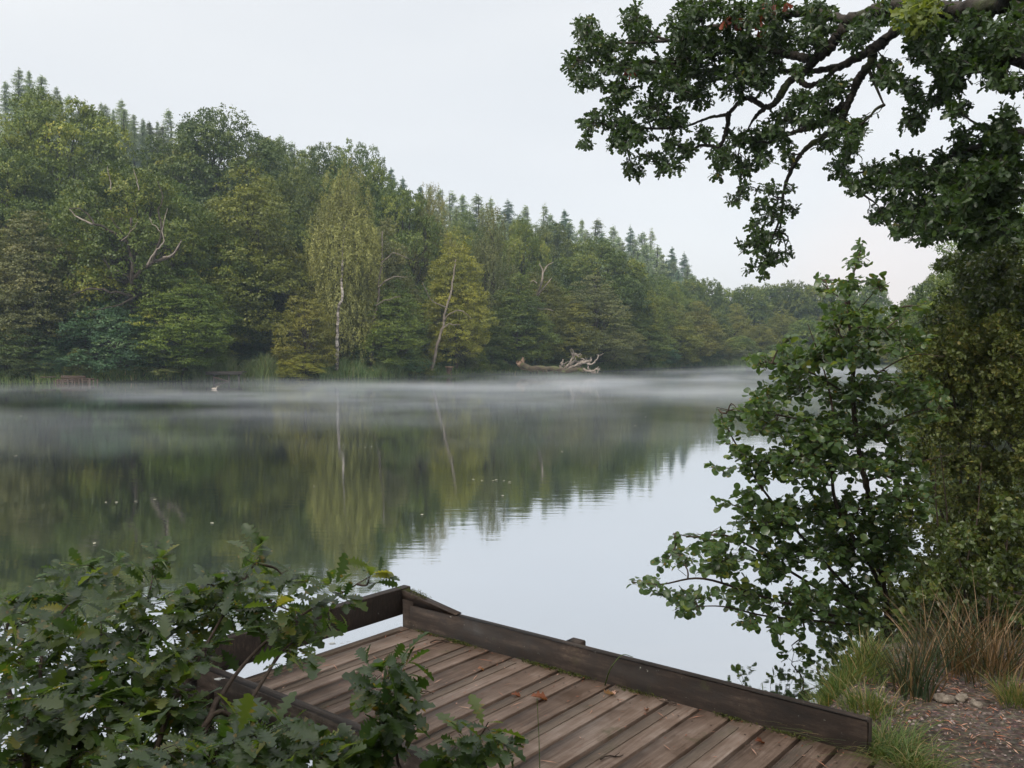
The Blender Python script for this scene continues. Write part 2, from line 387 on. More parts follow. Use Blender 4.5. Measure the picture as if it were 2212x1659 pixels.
# ------------------------------------------------------------------ water
def water_mat():
    m, t, N, L = nt('still_lake_water')
    g = N.new('ShaderNodeNewGeometry')
    mp = N.new('ShaderNodeMapping'); mp.inputs['Scale'].default_value = (.55, 1.6, 1)
    L.new(g.outputs['Position'], mp.inputs[0])
    n1 = N.new('ShaderNodeTexNoise'); n1.inputs['Scale'].default_value = 3.2; n1.inputs['Detail'].default_value = 4
    n2 = N.new('ShaderNodeTexNoise'); n2.inputs['Scale'].default_value = .16; n2.inputs['Detail'].default_value = 2
    L.new(mp.outputs[0], n1.inputs['Vector']); L.new(mp.outputs[0], n2.inputs['Vector'])
    # breeze patches: ripples are stronger here and there
    mr = N.new('ShaderNodeMapRange'); mr.inputs[1].default_value = .35; mr.inputs[2].default_value = .7; mr.inputs[3].default_value = .3; mr.inputs[4].default_value = 1.0
    L.new(n2.outputs['Fac'], mr.inputs[0])
    b = N.new('ShaderNodeBump'); b.inputs['Distance'].default_value = .0022
    L.new(mr.outputs[0], b.inputs['Strength']); L.new(n1.outputs['Fac'], b.inputs['Height'])
    gl = N.new('ShaderNodeBsdfGlossy'); gl.inputs['Color'].default_value = (.90, .93, .97, 1); gl.inputs['Roughness'].default_value = .035
    L.new(b.outputs[0], gl.inputs['Normal'])
    df = N.new('ShaderNodeBsdfDiffuse'); df.inputs['Color'].default_value = (.022, .026, .018, 1)
    lw = N.new('ShaderNodeLayerWeight'); lw.inputs['Blend'].default_value = .5
    mr2 = N.new('ShaderNodeMapRange'); mr2.inputs[1].default_value = .0; mr2.inputs[2].default_value = .75; mr2.inputs[3].default_value = .25; mr2.inputs[4].default_value = .85
    L.new(lw.outputs['Facing'], mr2.inputs[0])
    mi = N.new('ShaderNodeMixShader'); L.new(mr2.outputs[0], mi.inputs[0]); L.new(df.outputs[0], mi.inputs[1]); L.new(gl.outputs[0], mi.inputs[2])
    o = N.new('ShaderNodeOutputMaterial'); L.new(mi.outputs[0], o.inputs[0])
    return m
mb = MB()
xs = np.linspace(-230, 130, 37); ys = np.linspace(-40, 150, 20)
gx, gy = np.meshgrid(xs, ys, indexing='ij')
ii = (np.arange(36)[:, None] * 20 + np.arange(19)[None]).ravel()
mb.add(np.stack([gx.ravel(), gy.ravel(), np.zeros(gx.size)], 1), np.stack([ii, ii + 20, ii + 21, ii + 1], 1))
tag(mb.build('water', water_mat()), kind='structure')

# ------------------------------------------------------------------ far trees
def make_crown(seed, H, W, z0, lobes, lobe_r, clusters, leaves, leaf, style='oak', sq=1.0, profile=None):
    """foliage arrays in local coordinates (base at origin). Returns MB crown, lobe centres"""
    r = np.random.default_rng(seed)
    mb = MB()
    Lc = []
    tries = 0
    while len(Lc) < lobes and tries < 6000:
        tries += 1
        t = r.random() ** .85
        z = z0 + (H - z0 - lobe_r * .6) * t
        wr = profile(t) * W / 2
        a = r.random() * 2 * math.pi
        rad = max(0, wr - lobe_r * .7) * (1 - .5 * r.random() ** 3)
        c = np.array([math.cos(a) * rad, math.sin(a) * rad, z])
        if all(np.linalg.norm((c - q) * [1, 1, 1.15]) > lobe_r * .85 for q in Lc) or tries > 5000:
            Lc.append(c)
    Lc = np.array(Lc)
    n = len(Lc)
    ls = lobe_r * r.uniform(.62, 1.3, n)
    # cluster centres on each lobe's shell, upper/outer side favoured
    k = clusters
    u = r.normal(0, 1, (n, k, 3)); u /= np.linalg.norm(u, axis=2, keepdims=True)
    out = Lc * [1, 1, 0]; out = out / (np.linalg.norm(out, axis=1, keepdims=True) + 1e-6)
    bias = out[:, None] * .45 + np.array([0, 0, .45])
    u = u + bias; u /= np.linalg.norm(u, axis=2, keepdims=True)
    sh = 1.1 - .5 * r.random((n, k, 1)) ** 1.6
    flat = {'oak': .8, 'alder': .6, 'birch': 1.25, 'syc': .7}[style]
    cc = Lc[:, None] + u * ls[:, None, None] * sh * [1, 1, flat]
    if style == 'birch':
        cc[..., 2] -= (r.random((n, k)) ** 2) * ls[:, None] * .9
    if style == 'alder':
        cc[..., 2] -= .25 * np.hypot(u[..., 0], u[..., 1]) ** 2 * ls[:, None]
    cc = cc.reshape(-1, 3); un = u.reshape(-1, 3)
    ctint = np.repeat(r.normal(0, .16, n), k) + r.normal(0, .10, n * k)
    m = leaves
    cr = lobe_r * .25 * r.uniform(.6, 1.35, (len(cc), 1, 1))
    shp = {'oak': [1, 1, .8], 'alder': [1.4, 1.4, .5], 'birch': [.65, .65, 1.7], 'syc': [1.35, 1.35, .5]}[style]
    dd = r.normal(0, 1, (len(cc), m, 3)) + un[:, None] * .7 + [0, 0, .75]
    dd /= np.linalg.norm(dd, axis=2, keepdims=True)
    pos = cc[:, None] + dd * cr * np.array(shp) * r.uniform(.55, 1.15, (len(cc), m, 1))
    if style == 'birch': pos[..., 2] -= (r.random((len(cc), m)) ** 2) * .45
    nrm = dd * 1.0 + un[:, None] * .3 + [0, 0, .15] + r.normal(0, .22, (len(cc), m, 3))
    dr = r.normal(0, 1, (len(cc), m, 3)) + ([0, 0, -1.2] if style == 'birch' else [0, 0, -.2])
    tint = np.clip(.45 + ctint[:, None] + r.normal(0, .09, (len(cc), m)), 0, 1)
    pos = pos.reshape(-1, 3)
    scatter(mb, RHO, pos, dr.reshape(-1, 3), nrm.reshape(-1, 3), leaf * r.uniform(.6, 1.25, len(pos)), tint.ravel())
    return mb, Lc, ls
def make_wood(seed, H, z0, Lc, r0, lean=(0, 0), bare=0, fork=.35):
    r = np.random.default_rng(seed + 99)
    mb = MB()
    top = np.array([lean[0], lean[1], H * .86])
    tp = bez((0, 0, -.6), top, 14, wob=.02, r=r)
    tr = r0 * (1 - np.linspace(0, 1, 14)) ** .8 + .03; tr[0] *= 1.5; tr[1] *= 1.1
    mb.tube(tp, tr, 8)
    for c in Lc:
        zz = np.clip(z0 * .8 + (c[2] - z0) * r.uniform(.35, .75), z0 * .55, H * .8)
        idx = np.argmin(abs(tp[:, 2] - zz))
        p = bez(tp[idx], c, 8, sag=-.03 if r.random() < .5 else .06, wob=.07, r=r)
        rr0 = tr[idx] * r.uniform(.35, .55)
        mb.tube(p, np.linspace(rr0, .02, 8), 5, cap=False)
        for _ in range(3):
            e = c + r.normal(0, .9, 3)
            mb.tube(bez(p[5], e, 5, wob=.1, r=r), np.linspace(rr0 * .35, .012, 5), 4, cap=False)
    return mb
dome = lambda t: math.sqrt(max(0, 1 - (abs(t - .35) / (.68 if t > .35 else .62)) ** 2.3)) * (1.0 if t > .1 else .8)
tall = lambda t: (max(0.02, 1 - max(0, (t - .35)) / .68)) ** .62 * (.72 + .28 * min(1, t / .25))
egg = lambda t: math.sqrt(max(.02, 1 - (abs(t - .4) / .66) ** 2.0)) * (.82 + .18 * math.sin(t * 14))
low = lambda t: math.sqrt(max(.02, 1 - t ** 2.2))
PROTO = {}
def proto(key, H, W, z0, lobes, lr, cl, lv, leaf, style, prof, leafm, bark, seeds, r0=.35, lean=(0, 0)):
    PROTO[key] = []
    for s in seeds:
        cb, Lc, ls = make_crown(s, H, W, z0, lobes, lr, cl, lv, leaf, style, profile=prof)
        wb = make_wood(s, H, z0, Lc, r0, lean)
        co = cb.build('crown', M[leafm], None, smooth=False)
        wo = wb.build('trunk', M[bark])
        PROTO[key].append((co, wo, H, W))
proto('oak', 18, 15, 3.0, 58, 2.15, 46, 26, .25, 'oak', dome, 'oak', 'bark', (1, 2, 3), .5)
proto('alder', 16, 9, 1.6, 62, 1.5, 38, 24, .19, 'alder', tall, 'alder', 'bark', (11, 12, 13), .22)
proto('birch', 16, 8, 2.8, 34, 1.85, 70, 30, .16, 'birch', egg, 'birch', 'bark', (21, 22), .2)
proto('bush', 5, 6, .1, 30, .95, 30, 22, .14, 'syc', low, 'under', 'bark', (31, 32, 33), .10)
proto('syc', 9, 10, .2, 50, 1.4, 34, 22, .20, 'syc', low, 'sycamore', 'bark', (41,), .25)
proto('yellow', 9, 6, .8, 38, 1.0, 30, 22, .14, 'alder', tall, 'yellow', 'bark', (51, 52), .14)
proto('brown', 12, 8, .8, 50, 1.3, 34, 24, .16, 'alder', tall, 'brown', 'bark', (61,), .2)
proto('brownbirch', 15, 6.5, 2, 38, 1.3, 42, 28, .14, 'birch', egg, 'birch', 'bark', (71,), .2)
proto('far_oak', 13, 11, 1.5, 50, 1.75, 36, 22, .28, 'oak', dome, 'oak', 'bark', (81, 82), .35)

def conifer(key, seed, H, W, leafm, dens=1.0, droop=.25):
    r = np.random.default_rng(seed)
    wb = MB(); cb = MB()
    tp = bez((0, 0, -.5), (r.normal(0, .15), r.normal(0, .15), H), 10, wob=.008, r=r)
    wb.tube(tp, .24 * (1 - np.linspace(0, 1, 10)) + .015, 6)
    pos = []; dr = []; nr_ = []; tn = []
    z = H * .1
    while z < H * .985:
        t = z / H
        Lb = (W / 2) * (1 - t) ** .72 * r.uniform(.5, 1.2) + .08
        for a in r.random(int(5 + 2 * r.random())) * 2 * math.pi:
            zc = z; z = zc + r.uniform(-.6, .6) * min(1, (1 - t) * 3)
            l = Lb * r.uniform(.5, 1.15)
            e = np.array([math.cos(a) * l, math.sin(a) * l, z + l * r.uniform(.05, .35) - droop * l * .6])
            p = bez((0, 0, z), e, 5, sag=-.06, wob=.03, r=r)
            wb.tube(p, np.linspace(.035, .008, 5), 3, cap=False)
            k = int(l * 46 * dens) + 8
            tt = r.uniform(.12, 1.05, k)
            q = np.array([0, 0, z]) + (e - [0, 0, z]) * tt[:, None]
            q += r.normal(0, 1, (k, 3)) * [.20, .20, .16] * (1.25 - .85 * t)
            q[:, 2] -= abs(r.normal(0, .22 * (1.1 - t), k))
            pos.append(q); d_ = (e - [0, 0, z]) / l + r.normal(0, .7, (k, 3)) + [0, 0, -.4]
            dr.append(d_); nr_.append(r.normal(0, .6, (k, 3)) + [0, 0, .7]); tn.append(np.clip(.45 + r.normal(0, .08) + r.normal(0, .15, k), 0, 1)); z = zc
        z += r.uniform(.12, .42) * (H / 16)
    k = 40
    hh_ = r.random(k); q = np.stack([r.normal(0, 1, k) * (.02 + .16 * hh_), r.normal(0, 1, k) * (.02 + .16 * hh_), H * (1.01 - .09 * hh_)], 1)
    pos.append(q); dr.append(r.normal(0, 1, (k, 3))); nr_.append(r.normal(0, 1, (k, 3))); tn.append(np.full(k, .5))
    pos = np.vstack(pos)
    nv = np.array([[0, 0, 0], [.5, -.2, .03], [1, 0, -.03], [.5, .2, .03]])
    scatter(cb, (nv, RHO[1]), pos, np.vstack(dr), np.vstack(nr_), .20 * r.uniform(.6, 1.3, len(pos)), np.concatenate(tn))
    PROTO.setdefault(key, []).append((cb.build('crown', M[leafm], None, smooth=False), wb.build('trunk', M['bark']), H, W))
conifer('larch', 101, 17, 6.2, 'larch', .8, .35)
conifer('larch', 102, 17, 5.4, 'larch', .6, .3)
conifer('larch', 103, 17, 6.8, 'larch', 1.1, .4)
conifer('larch', 106, 17, 4.6, 'larch', .7, .45)
conifer('larch', 107, 17, 7.4, 'larch', .9, .25)
conifer('spruce', 104, 17, 6.0, 'spruce', 1.6, .5)
conifer('spruce', 105, 17, 6.4, 'spruce', 1.4, .45)

USED = {}
MADE = {}
def place(key, name, X, Y, H, W, label, cat='tree', group=None, leafm=None, var=None, rot=None, bark=None, lean=None, zb=None):
    vs = PROTO[key]
    idx = (USED.get(key, 0) if var is None else var) % len(vs); USED[key] = USED.get(key, 0) + 1
    co, wo, h0, w0 = vs[idx]
    z = tz(X, Y) if zb is None else zb
    root = empty(name, (X, Y, z))
    tag(root, label, cat, group)
    sc = (W / w0, W / w0, H / h0)
    rz = random.uniform(0, 6.28) if rot is None else rot
    def mesh(src, mat):
        k = (src.data.name, mat)
        if mat is None: return src.data
        if k not in MADE:
            d = src.data.copy(); d.materials.clear(); d.materials.append(M[mat]); MADE[k] = d
        return MADE[k]
    for nm, src, mt in (('crown', co, leafm), ('trunk', wo, bark)):
        o = bpy.data.objects.new(nm, mesh(src, mt)); C.objects.link(o); o.parent = root
        o.scale = sc; o.rotation_euler = (0, 0, rz)
    if lean: root.rotation_euler = (0, lean, 0)
    return root
def tree_at(key, name, dx, dtop, Y, dw, label, **kw):
    """dx, dtop, dw in photo units: centre column, top row, crown width; Y distance"""
    X = D(dx, dtop, Y)[0]
    top = D(dx, dtop, Y)[2]
    z = tz(X, Y)
    H = max(2.0, (top - z)) 
    W = dw * DS * Y / F
    return place(key, name, X, Y, H, W, label, **kw)
def shoreY(dx):
    return float(np.interp(dx * DS, [p[0] for p in far_px], [q[1] for q in far]))

T = tree_at
# skyline oaks and the rows behind the front row
T('oak', 'oak_tree', 128, 205, 80, 320, 'huge dark oak with billowing crown at the top left, below the hazy larches')
T('oak', 'oak_tree', 15, 330, 72, 300, 'dark oak cut by the left edge, behind the grey-twigged alder', var=1)
T('oak', 'oak_tree', 460, 255, 92, 320, 'broad oak standing highest on the slope right of the gap of pale larches', var=2)
T('oak', 'oak_tree', 575, 295, 96, 170, 'small round oak on the skyline just right of the broadest skyline oak', var=0)
T('oak', 'oak_tree', 690, 330, 96, 200, 'oak on the slope directly above the yellow alder, left of the tall birch', var=1)
T('oak', 'oak_tree', 775, 327, 94, 190, 'oak with ragged dark top rising behind the tall golden birch', var=2)
T('oak', 'oak_tree', 335, 385, 78, 240, 'mid green oak behind the old oak with bare limbs', var=0)
T('oak', 'oak_tree', 640, 385, 82, 200, 'dense oak between the big alder and the tall golden birch', var=2)
T('oak', 'oak_tree', 870, 415, 90, 190, 'dark thin-topped oak right of the tall golden birch', var=1)
T('oak', 'oak_tree', 1130, 478, 100, 130, 'rounded oak standing behind the dead bleached branches', var=0)
T('oak', 'oak_tree', 1005, 470, 115, 120, 'bluish hazy oak under the larches, between two birches', var=2)
T('oak', 'oak_tree', 1060, 500, 110, 130, 'hazy oak behind the brown birch', var=1)
T('oak', 'oak_tree', 1290, 520, 104, 230, 'large rounded oak behind the fallen dead tree', var=0)
T('oak', 'oak_tree', 1190, 490, 122, 140, 'hazy oak below the larches, left of the large rounded oak', var=1)
T('oak', 'oak_tree', 1385, 610, 104, 130, 'dark oak with low branches right of the large rounded oak', var=2)
# front row
T('alder', 'alder_tree', 70, 455, 63, 250, 'greyish alder with bare twiggy top at the far left of the bank', leafm='brown', var=0)
T('alder', 'alder_tree', -70, 420, 66, 230, 'alder half outside the picture at the far left', var=2)
T('bush', 'bank_shrub', 45, 700, 61, 190, 'low dark shrub over the water at the far left', cat='shrub')
OLD = T('oak', 'old_oak_tree', 290, 372, 67, 350, 'old oak with bare crooked limbs showing through its crown', var=1, rot=.7)
T('syc', 'sycamore_shrub', 245, 650, 63.2, 250, 'dark blue-green sycamore hanging to the water beside the log revetment', cat='shrub')
T('alder', 'alder_tree', 395, 575, 63.6, 210, 'bright leafy alder with low branches in front of the old oak', var=1, leafm='oak')
T('alder', 'alder_tree', 535, 360, 72, 270, 'tall broad olive-green alder above the reeds', var=2)
T('oak', 'oak_tree', 470, 480, 70, 200, 'dark shaded oak between the old oak and the tall olive alder', var=0)
T('yellow', 'yellow_alder_tree', 655, 612, 66.6, 135, 'small yellow-green alder with layered branches left of the birch trunk', var=0)
T('yellow', 'yellow_alder_shrub', 648, 752, 65.6, 100, 'low yellow shrub at the water between the two reed beds', cat='shrub', var=1)
BIRCH = T('birch', 'birch_tree', 742, 382, 71, 160, 'tall golden birch with drooping curtains of leaves and a white trunk', var=0, rot=1.2)
T('birch', 'birch_tree', 705, 520, 74, 130, 'shorter dull birch tucked behind the tall golden birch', var=1)
THIN = T('alder', 'alder_tree', 838, 470, 76, 130, 'thin grey-green alder with a long bare leaning trunk right of the tall birch', var=0, leafm='brown')
T('alder', 'alder_tree', 850, 600, 71.5, 150, 'bushy dark alder with hanging boughs under the thin alder', var=1, leafm='oak')
T('birch', 'birch_tree', 932, 425, 92, 105, 'slim yellow birch standing alone against the hazy hill', var=1)
LEAN = T('alder', 'leaning_alder_tree', 985, 500, 77, 150, 'yellow-green alder with pale trunk leaning right over the bank', var=2, leafm='yellow')
T('brownbirch', 'birch_tree', 1058, 455, 88, 120, 'brownish drooping birch right of the leaning alder', leafm='brown')
T('alder', 'alder_tree', 1118, 590, 84.5, 155, 'dark alder with a small yellow tip beside the dead bleached branches', var=0, leafm='oak')
T('alder', 'alder_tree', 1170, 570, 90, 130, 'olive alder behind the butt of the fallen tree', var=1)
T('brown', 'alder_tree', 1280, 600, 92.5, 200, 'brown-tinged alder hanging over the fallen tree')
T('alder', 'alder_tree', 1235, 640, 90.5, 130, 'short olive alder just left of the brown-tinged alder', var=2)
T('alder', 'alder_tree', 1390, 680, 101, 130, 'dark green alder dipping its branches in the misty water', var=0, leafm='oak')
T('alder', 'alder_tree', 1345, 700, 98, 110, 'brown-green low alder right of the brown-tinged alder', var=1, leafm='brown')
T('alder', 'alder_tree', 1455, 655, 112, 120, 'yellowish alder at the bend of the far shore', var=2)
T('alder', 'alder_tree', 1508, 650, 117, 110, 'rounded olive alder on the bend, left of the bluish far wood', var=0)
# far end of the lake
rf = random.Random(3)
farlist = [(1490, 598, 150, 90), (1530, 606, 146, 80), (1570, 622, 150, 90), (1620, 618, 148, 100), (1668, 612, 152, 100), (1712, 610, 150, 100), (1760, 612, 148, 110), (1810, 620, 150, 100), (1860, 640, 150, 100)]
ordn = ['first', 'second', 'third', 'fourth', 'fifth', 'sixth', 'seventh', 'eighth', 'ninth', 'tenth', 'eleventh', 'twelfth', 'thirteenth', 'fourteenth', 'fifteenth', 'sixteenth', 'seventeenth', 'eighteenth', 'nineteenth', 'twentieth'] + ['twenty-' + s for s in ('first', 'second', 'third', 'fourth', 'fifth', 'sixth', 'seventh', 'eighth', 'ninth')] + ['thirtieth'] + ['thirty-' + s for s in ('first', 'second', 'third', 'fourth', 'fifth', 'sixth', 'seventh', 'eighth', 'ninth')] + [a_ + b_ for a_ in ('forty', 'fifty', 'sixty') for b_ in ('-first', '-second', '-third', '-fourth', '-fifth', '-sixth', '-seventh', '-eighth', '-ninth')]
for k, (x, t_, Y, w) in enumerate(farlist):
    T('far_oak', 'far_oak_tree', x, t_, Y, w, f'bluish hazy oak on the skyline of the far wood, {ordn[k]} from the left', group='skyline trees of the far wood')
far2 = [(1545, 672, 127, 80), (1590, 655, 133, 90), (1640, 690, 125, 75), (1690, 668, 130, 95), (1740, 690, 124, 80), (1785, 680, 127, 90), (1835, 690, 125, 90), (1880, 670, 128, 90), (1925, 700, 124, 90), (1600, 725, 121, 65), (1560, 735, 120, 55)]
for k, (x, t_, Y, w) in enumerate(sorted(far2)):
    T('alder' if k % 3 else 'far_oak', 'far_alder_tree', x, t_, Y, w, f'hazy green tree at the water of the far wood, {ordn[k]} from the left', group='waterside trees of the far wood')
T('far_oak', 'far_oak_tree', 1882, 612, 135, 95, 'open-crowned oak against the pink sky behind the sapling tip')
T('far_oak', 'right_bank_tree', 2040, 590, 74, 170, 'pale green tree at the end of the right-hand bank')
T('far_oak', 'right_bank_tree', 1985, 640, 92, 110, 'hazy small tree on the right-hand bank, next to the pink gap of sky')
T('alder', 'right_bank_tree', 2010, 690, 84, 130, 'dim alder at the water on the right-hand bank', leafm='oak')
T('alder', 'right_bank_tree', 2110, 600, 60, 170, 'green alder on the right-hand bank behind the ivy thicket', leafm='oak')
T('oak', 'right_bank_tree', 2200, 450, 48, 330, 'dark oak behind the ivy thicket at the right edge', var=1)
T('oak', 'right_bank_tree', 2150, 560, 34, 260, 'dark tree filling the gap behind the hawthorn', var=0)
T('bush', 'right_bank_shrub', 2120, 800, 24, 340, 'dark shrub on the right-hand bank behind the hawthorn stems', cat='shrub', var=0)
T('bush', 'right_bank_shrub', 2260, 720, 19, 400, 'dark shrub at the right edge behind the hawthorn', cat='shrub', var=1)
# unseen near-bank oaks, added behind and beside the platform to shade the foreground
for (x, y, h, w_, vv, lb) in ((5.5, -10.5, 16, 12, 0, 'unseen shade oak on the near bank well behind the platform'), (-7, -6.5, 15, 10, 1, 'unseen shade oak on the near bank behind the oak sapling'), (13, -3, 17, 12, 2, 'unseen shade oak on the near bank right of the gravel path'), (13, 9.5, 16, 10, 1, 'unseen shade oak on the near bank behind the large overhanging oak')):
    place('oak', 'oak_tree', x, y, h, w_, lb, var=vv)
# conifers on the hill
con = [(12, 175, 0), (40, 147, 1), (62, 152, 0), (90, 163, 0), (122, 186, 1), (148, 205, 0), (170, 232, 2), (205, 240, 0), (228, 226, 0), (262, 214, 1), (290, 268, 0), (322, 262, 2), (363, 236, 1), (340, 262, 0), (395, 262, 0), (605, 292, 1), (630, 306, 0), (677, 316, 0), (655, 322, 1), (845, 362, 3), (870, 382, 3), (908, 400, 3), (928, 403, 0), (950, 408, 0), (976, 413, 1), (1000, 420, 0), (1030, 420, 0), (1060, 426, 1), (1098, 430, 3), (1135, 444, 0), (1178, 440, 1), (1220, 452, 3), (1257, 473, 0), (1292, 472, 1), (1325, 487, 0), (1362, 487, 3), (1388, 500, 0), (1408, 494, 0), (1452, 533, 3), (1478, 545, 3)]
front = [(880, 440, 0), (925, 432, 1), (945, 470, 0), (985, 448, 1), (1045, 445, 0), (1095, 480, 1), (1125, 462, 0), (1140, 500, 3), (1190, 462, 1), (1232, 478, 0), (1270, 498, 1), (1282, 520, 0), (1300, 500, 3), (1335, 508, 1), (1372, 512, 0), (1395, 525, 1), (1430, 548, 0), (1455, 562, 1), (1485, 572, 0), (1412, 600, 0), (310, 330, 1), (270, 318, 0), (325, 345, 2), (30, 215, 1), (80, 225, 0), (130, 240, 0), (185, 262, 1), (245, 275, 0), (310, 300, 1), (350, 300, 2), (220, 300, 0), (290, 340, 1), (590, 330, 0), (900, 440, 3), (960, 452, 0), (1015, 455, 1), (1080, 462, 0), (1110, 470, 0), (1160, 480, 1), (1200, 478, 3), (1245, 500, 0), (1310, 515, 0), (1345, 520, 1), (1378, 540, 0), (1420, 530, 0), (1440, 560, 3), (1465, 580, 3), (1495, 590, 0), (1350, 560, 1), (1400, 570, 0)]
def conif(lst, Y0, Y1, lab, grp):
    lst = sorted(lst)
    for k, (x, t_, kind) in enumerate(lst):
        Y = Y0 + (Y1 - Y0) * (x / 1500) + rf.uniform(-5, 5)
        key = 'spruce' if kind == 3 else 'larch'
        h = 17
        top = D(x, t_, Y); z = tz(top[0], Y)
        H = max(8, top[2] - z)
        w = rf.uniform(.42, .66) * min(H, 17)
        place(key, 'larch_tree' if key == 'larch' else 'spruce_tree', top[0], Y, H, w,
              f'{lab}, {ordn[k]} from the left', group=grp, leafm='brown' if kind == 2 else None)
conif(con, 148, 172, 'hazy conifer on the skyline of the hill', 'conifers on the skyline of the hill')
conif(front, 136, 158, 'pale conifer on the hillside just under the skyline row', 'conifers on the hillside')
# infill behind the named trees (hazy slope)
fill = [(60, 320, 112), (420, 340, 100), (560, 380, 88), (720, 400, 98), (800, 400, 104), (900, 480, 100), (980, 520, 98), (1090, 540, 104), (1150, 560, 112), (1240, 570, 116), (1340, 580, 120), (1420, 600, 124), (1460, 620, 128), (1200, 620, 100), (1040, 600, 92), (780, 480, 84), (600, 470, 78), (180, 430, 72), (100, 520, 68)]
for k, (x, t_, Y) in enumerate(sorted(fill)):
    T('oak', 'woodland_tree', x, t_, Y, 190 * 80 / Y, f'green tree deep in the wood between named crowns, {ordn[k]} from the left', group='trees deep in the wood')
# understory shrubs along the bank
und = [(10, 745, 1.5, 130), (110, 760, 2, 110), (170, 790, .8, 60), (350, 745, 1.2, 150), (420, 760, 2.5, 110), (470, 745, 5, 120), (520, 735, 7, 130), (570, 730, 7, 120), (620, 740, 6, 120), (690, 740, 6, 100), (740, 745, 6, 110), (790, 740, 5, 110), (840, 735, 3, 120), (880, 750, 1.5, 100), (905, 770, .8, 60), (960, 770, 3, 70), (1003, 765, 1.4, 60), (1035, 780, .8, 40), (1060, 770, 2, 70), (1090, 750, 4, 90), (1150, 745, 5, 90), (1200, 745, 5, 90), (1260, 745, 5, 110), (1330, 750, 2, 90), (1370, 770, 1, 60), (1430, 740, 3, 80), (1480, 745, 2, 70), (1530, 740, 2, 70), (1600, 745, 2, 80), (1680, 740, 2, 80), (1760, 745, 2, 90), (1850, 745, 2, 90), (1920, 740, 2, 90)]
for k, (x, t_, dy, w) in enumerate(und):
    T('bush', 'bank_shrub', x, t_, shoreY(x) + dy, w, f'low leafy shrub on the far bank, {ordn[k]} from the left', cat='shrub', group='shrubs along the far bank',
      leafm=('under', 'sycamore', 'alder', 'under', 'brown', 'oak')[k % 6])
for lst in PROTO.values():
    for co, wo, _, _ in lst:
        bpy.data.objects.remove(co); bpy.data.objects.remove(wo)

# visible trunks on the far bank and bare limbs
def path_thing(name, label, cat, paths, mat, sides=6, parts=None):
    """paths: list of (list of D points with Y, r0, r1)"""
    p0 = paths[0][0][0]
    base = np.array(D(*p0))
    mb = MB()
    for pts, r0, r1 in paths:
        P = smooth_path([D(*q) for q in pts], 5)
        mb.tube(P, np.linspace(r0, r1, len(P)), sides)
    o = mb.build(name, M[mat], None, loc=base)
    tag(o, label, cat)
    return o
def limb_part(root, name, paths, mat, label=None, each=False):
    if each:
        for q in paths: limb_part(root, name, [q], mat, label)
        return
    mb = MB()
    for pts, r0, r1 in paths:
        P = smooth_path([D(*q) for q in pts], 5)
        kk = rng.normal(0, 1, (len(P), 3)); kk[1:] = (kk[1:] + kk[:-1]) * .7
        P = P + kk * min(.10, .35 * r0 + .03) * np.sin(np.linspace(0, math.pi, len(P)))[:, None]
        mb.tube(P, np.linspace(r0, r1, len(P)), 6)
    m4 = root.matrix_world
    o = mb.build(name, M[mat], None)
    inv = np.array([root.location.x, root.location.y, root.location.z])
    me = o.data
    co = np.empty(len(me.vertices) * 3, np.float32); me.vertices.foreach_get('co', co)
    co = co.reshape(-1, 3) - inv; me.vertices.foreach_set('co', co.astype(np.float32).ravel())
    o.parent = root
    if label: o['label'] = label
    return o
Yo = 62.0
limb_part(OLD, 'bare_limb', [
    ([(290, 760, Yo + 3), (288, 660, Yo + 2), (290, 600, Yo), (285, 540, Yo), (283, 470, Yo)], 0.341, 0.084),
    ([(290, 600, Yo), (315, 575, Yo - .5), (350, 560, Yo - 1), (380, 545, Yo - 1), (392, 520, Yo - 1.3)], 0.174, 0.036),
    ([(330, 565, Yo - 1), (350, 500, Yo - 1.3), (345, 460, Yo - 1.3), (352, 425, Yo - 1.3), (340, 390, Yo - 1)], 0.093, 0.018),
    ([(285, 600, Yo), (250, 585, Yo - .5), (225, 560, Yo - 1)], 0.136, 0.048),
    ([(283, 530, Yo), (240, 500, Yo - .5), (205, 480, Yo - 1), (180, 455, Yo - 1), (150, 450, Yo - 1)], 0.124, 0.024),
    ([(285, 545, Yo), (262, 505, Yo - 1), (240, 470, Yo - 1.3)], 0.087, 0.024),
    ([(290, 640, Yo), (240, 630, Yo - 1), (190, 625, Yo - 1.5), (150, 640, Yo - 1.5)], 0.124, 0.024),
    ([(295, 640, Yo), (250, 660, Yo - 1), (200, 670, Yo - 1.5)], 0.087, 0.024)], 'bark', None)
limb_part(OLD, 'bleached_branch', [
    ([(318, 572, Yo - 1.5), (335, 545, Yo - 1.6), (355, 520, Yo - 1.6), (352, 490, Yo - 1.6), (362, 450, Yo - 1.6)], 0.062, 0.018),
    ([(232, 300 + 60, Yo - 1.6), (238, 385, Yo - 1.6), (240, 410, Yo - 1.6)], 0.019, 0.036),
    ([(392, 520, Yo - 1.6), (375, 548, Yo - 1.6), (352, 556, Yo - 1.6)], 0.031, 0.060),
    ([(150, 452, Yo - 1.6), (172, 470, Yo - 1.6), (200, 485, Yo - 1.6)], 0.025, 0.072),
    ([(345, 500, Yo - 1.6), (330, 480, Yo - 1.6), (322, 470, Yo - 1.6)], 0.031, 0.012),
    ([(288, 365, Yo - 1.6), (296, 385, Yo - 1.6), (300, 412, Yo - 1.6)], 0.019, 0.036),
    ([(262, 520, Yo - 1.6), (285, 500, Yo - 1.6), (298, 478, Yo - 1.6)], 0.031, 0.012)], 'deadwood', 'pale dead crooked branch', each=True)
limb_part(BIRCH, 'white_trunk', [([(727, 800, 67.2), (729, 740, 67.2), (731, 690, 67.4), (736, 620, 68.2), (740, 540, 69.5), (745, 480, 71)], .15, .06)], 'birch_bark')
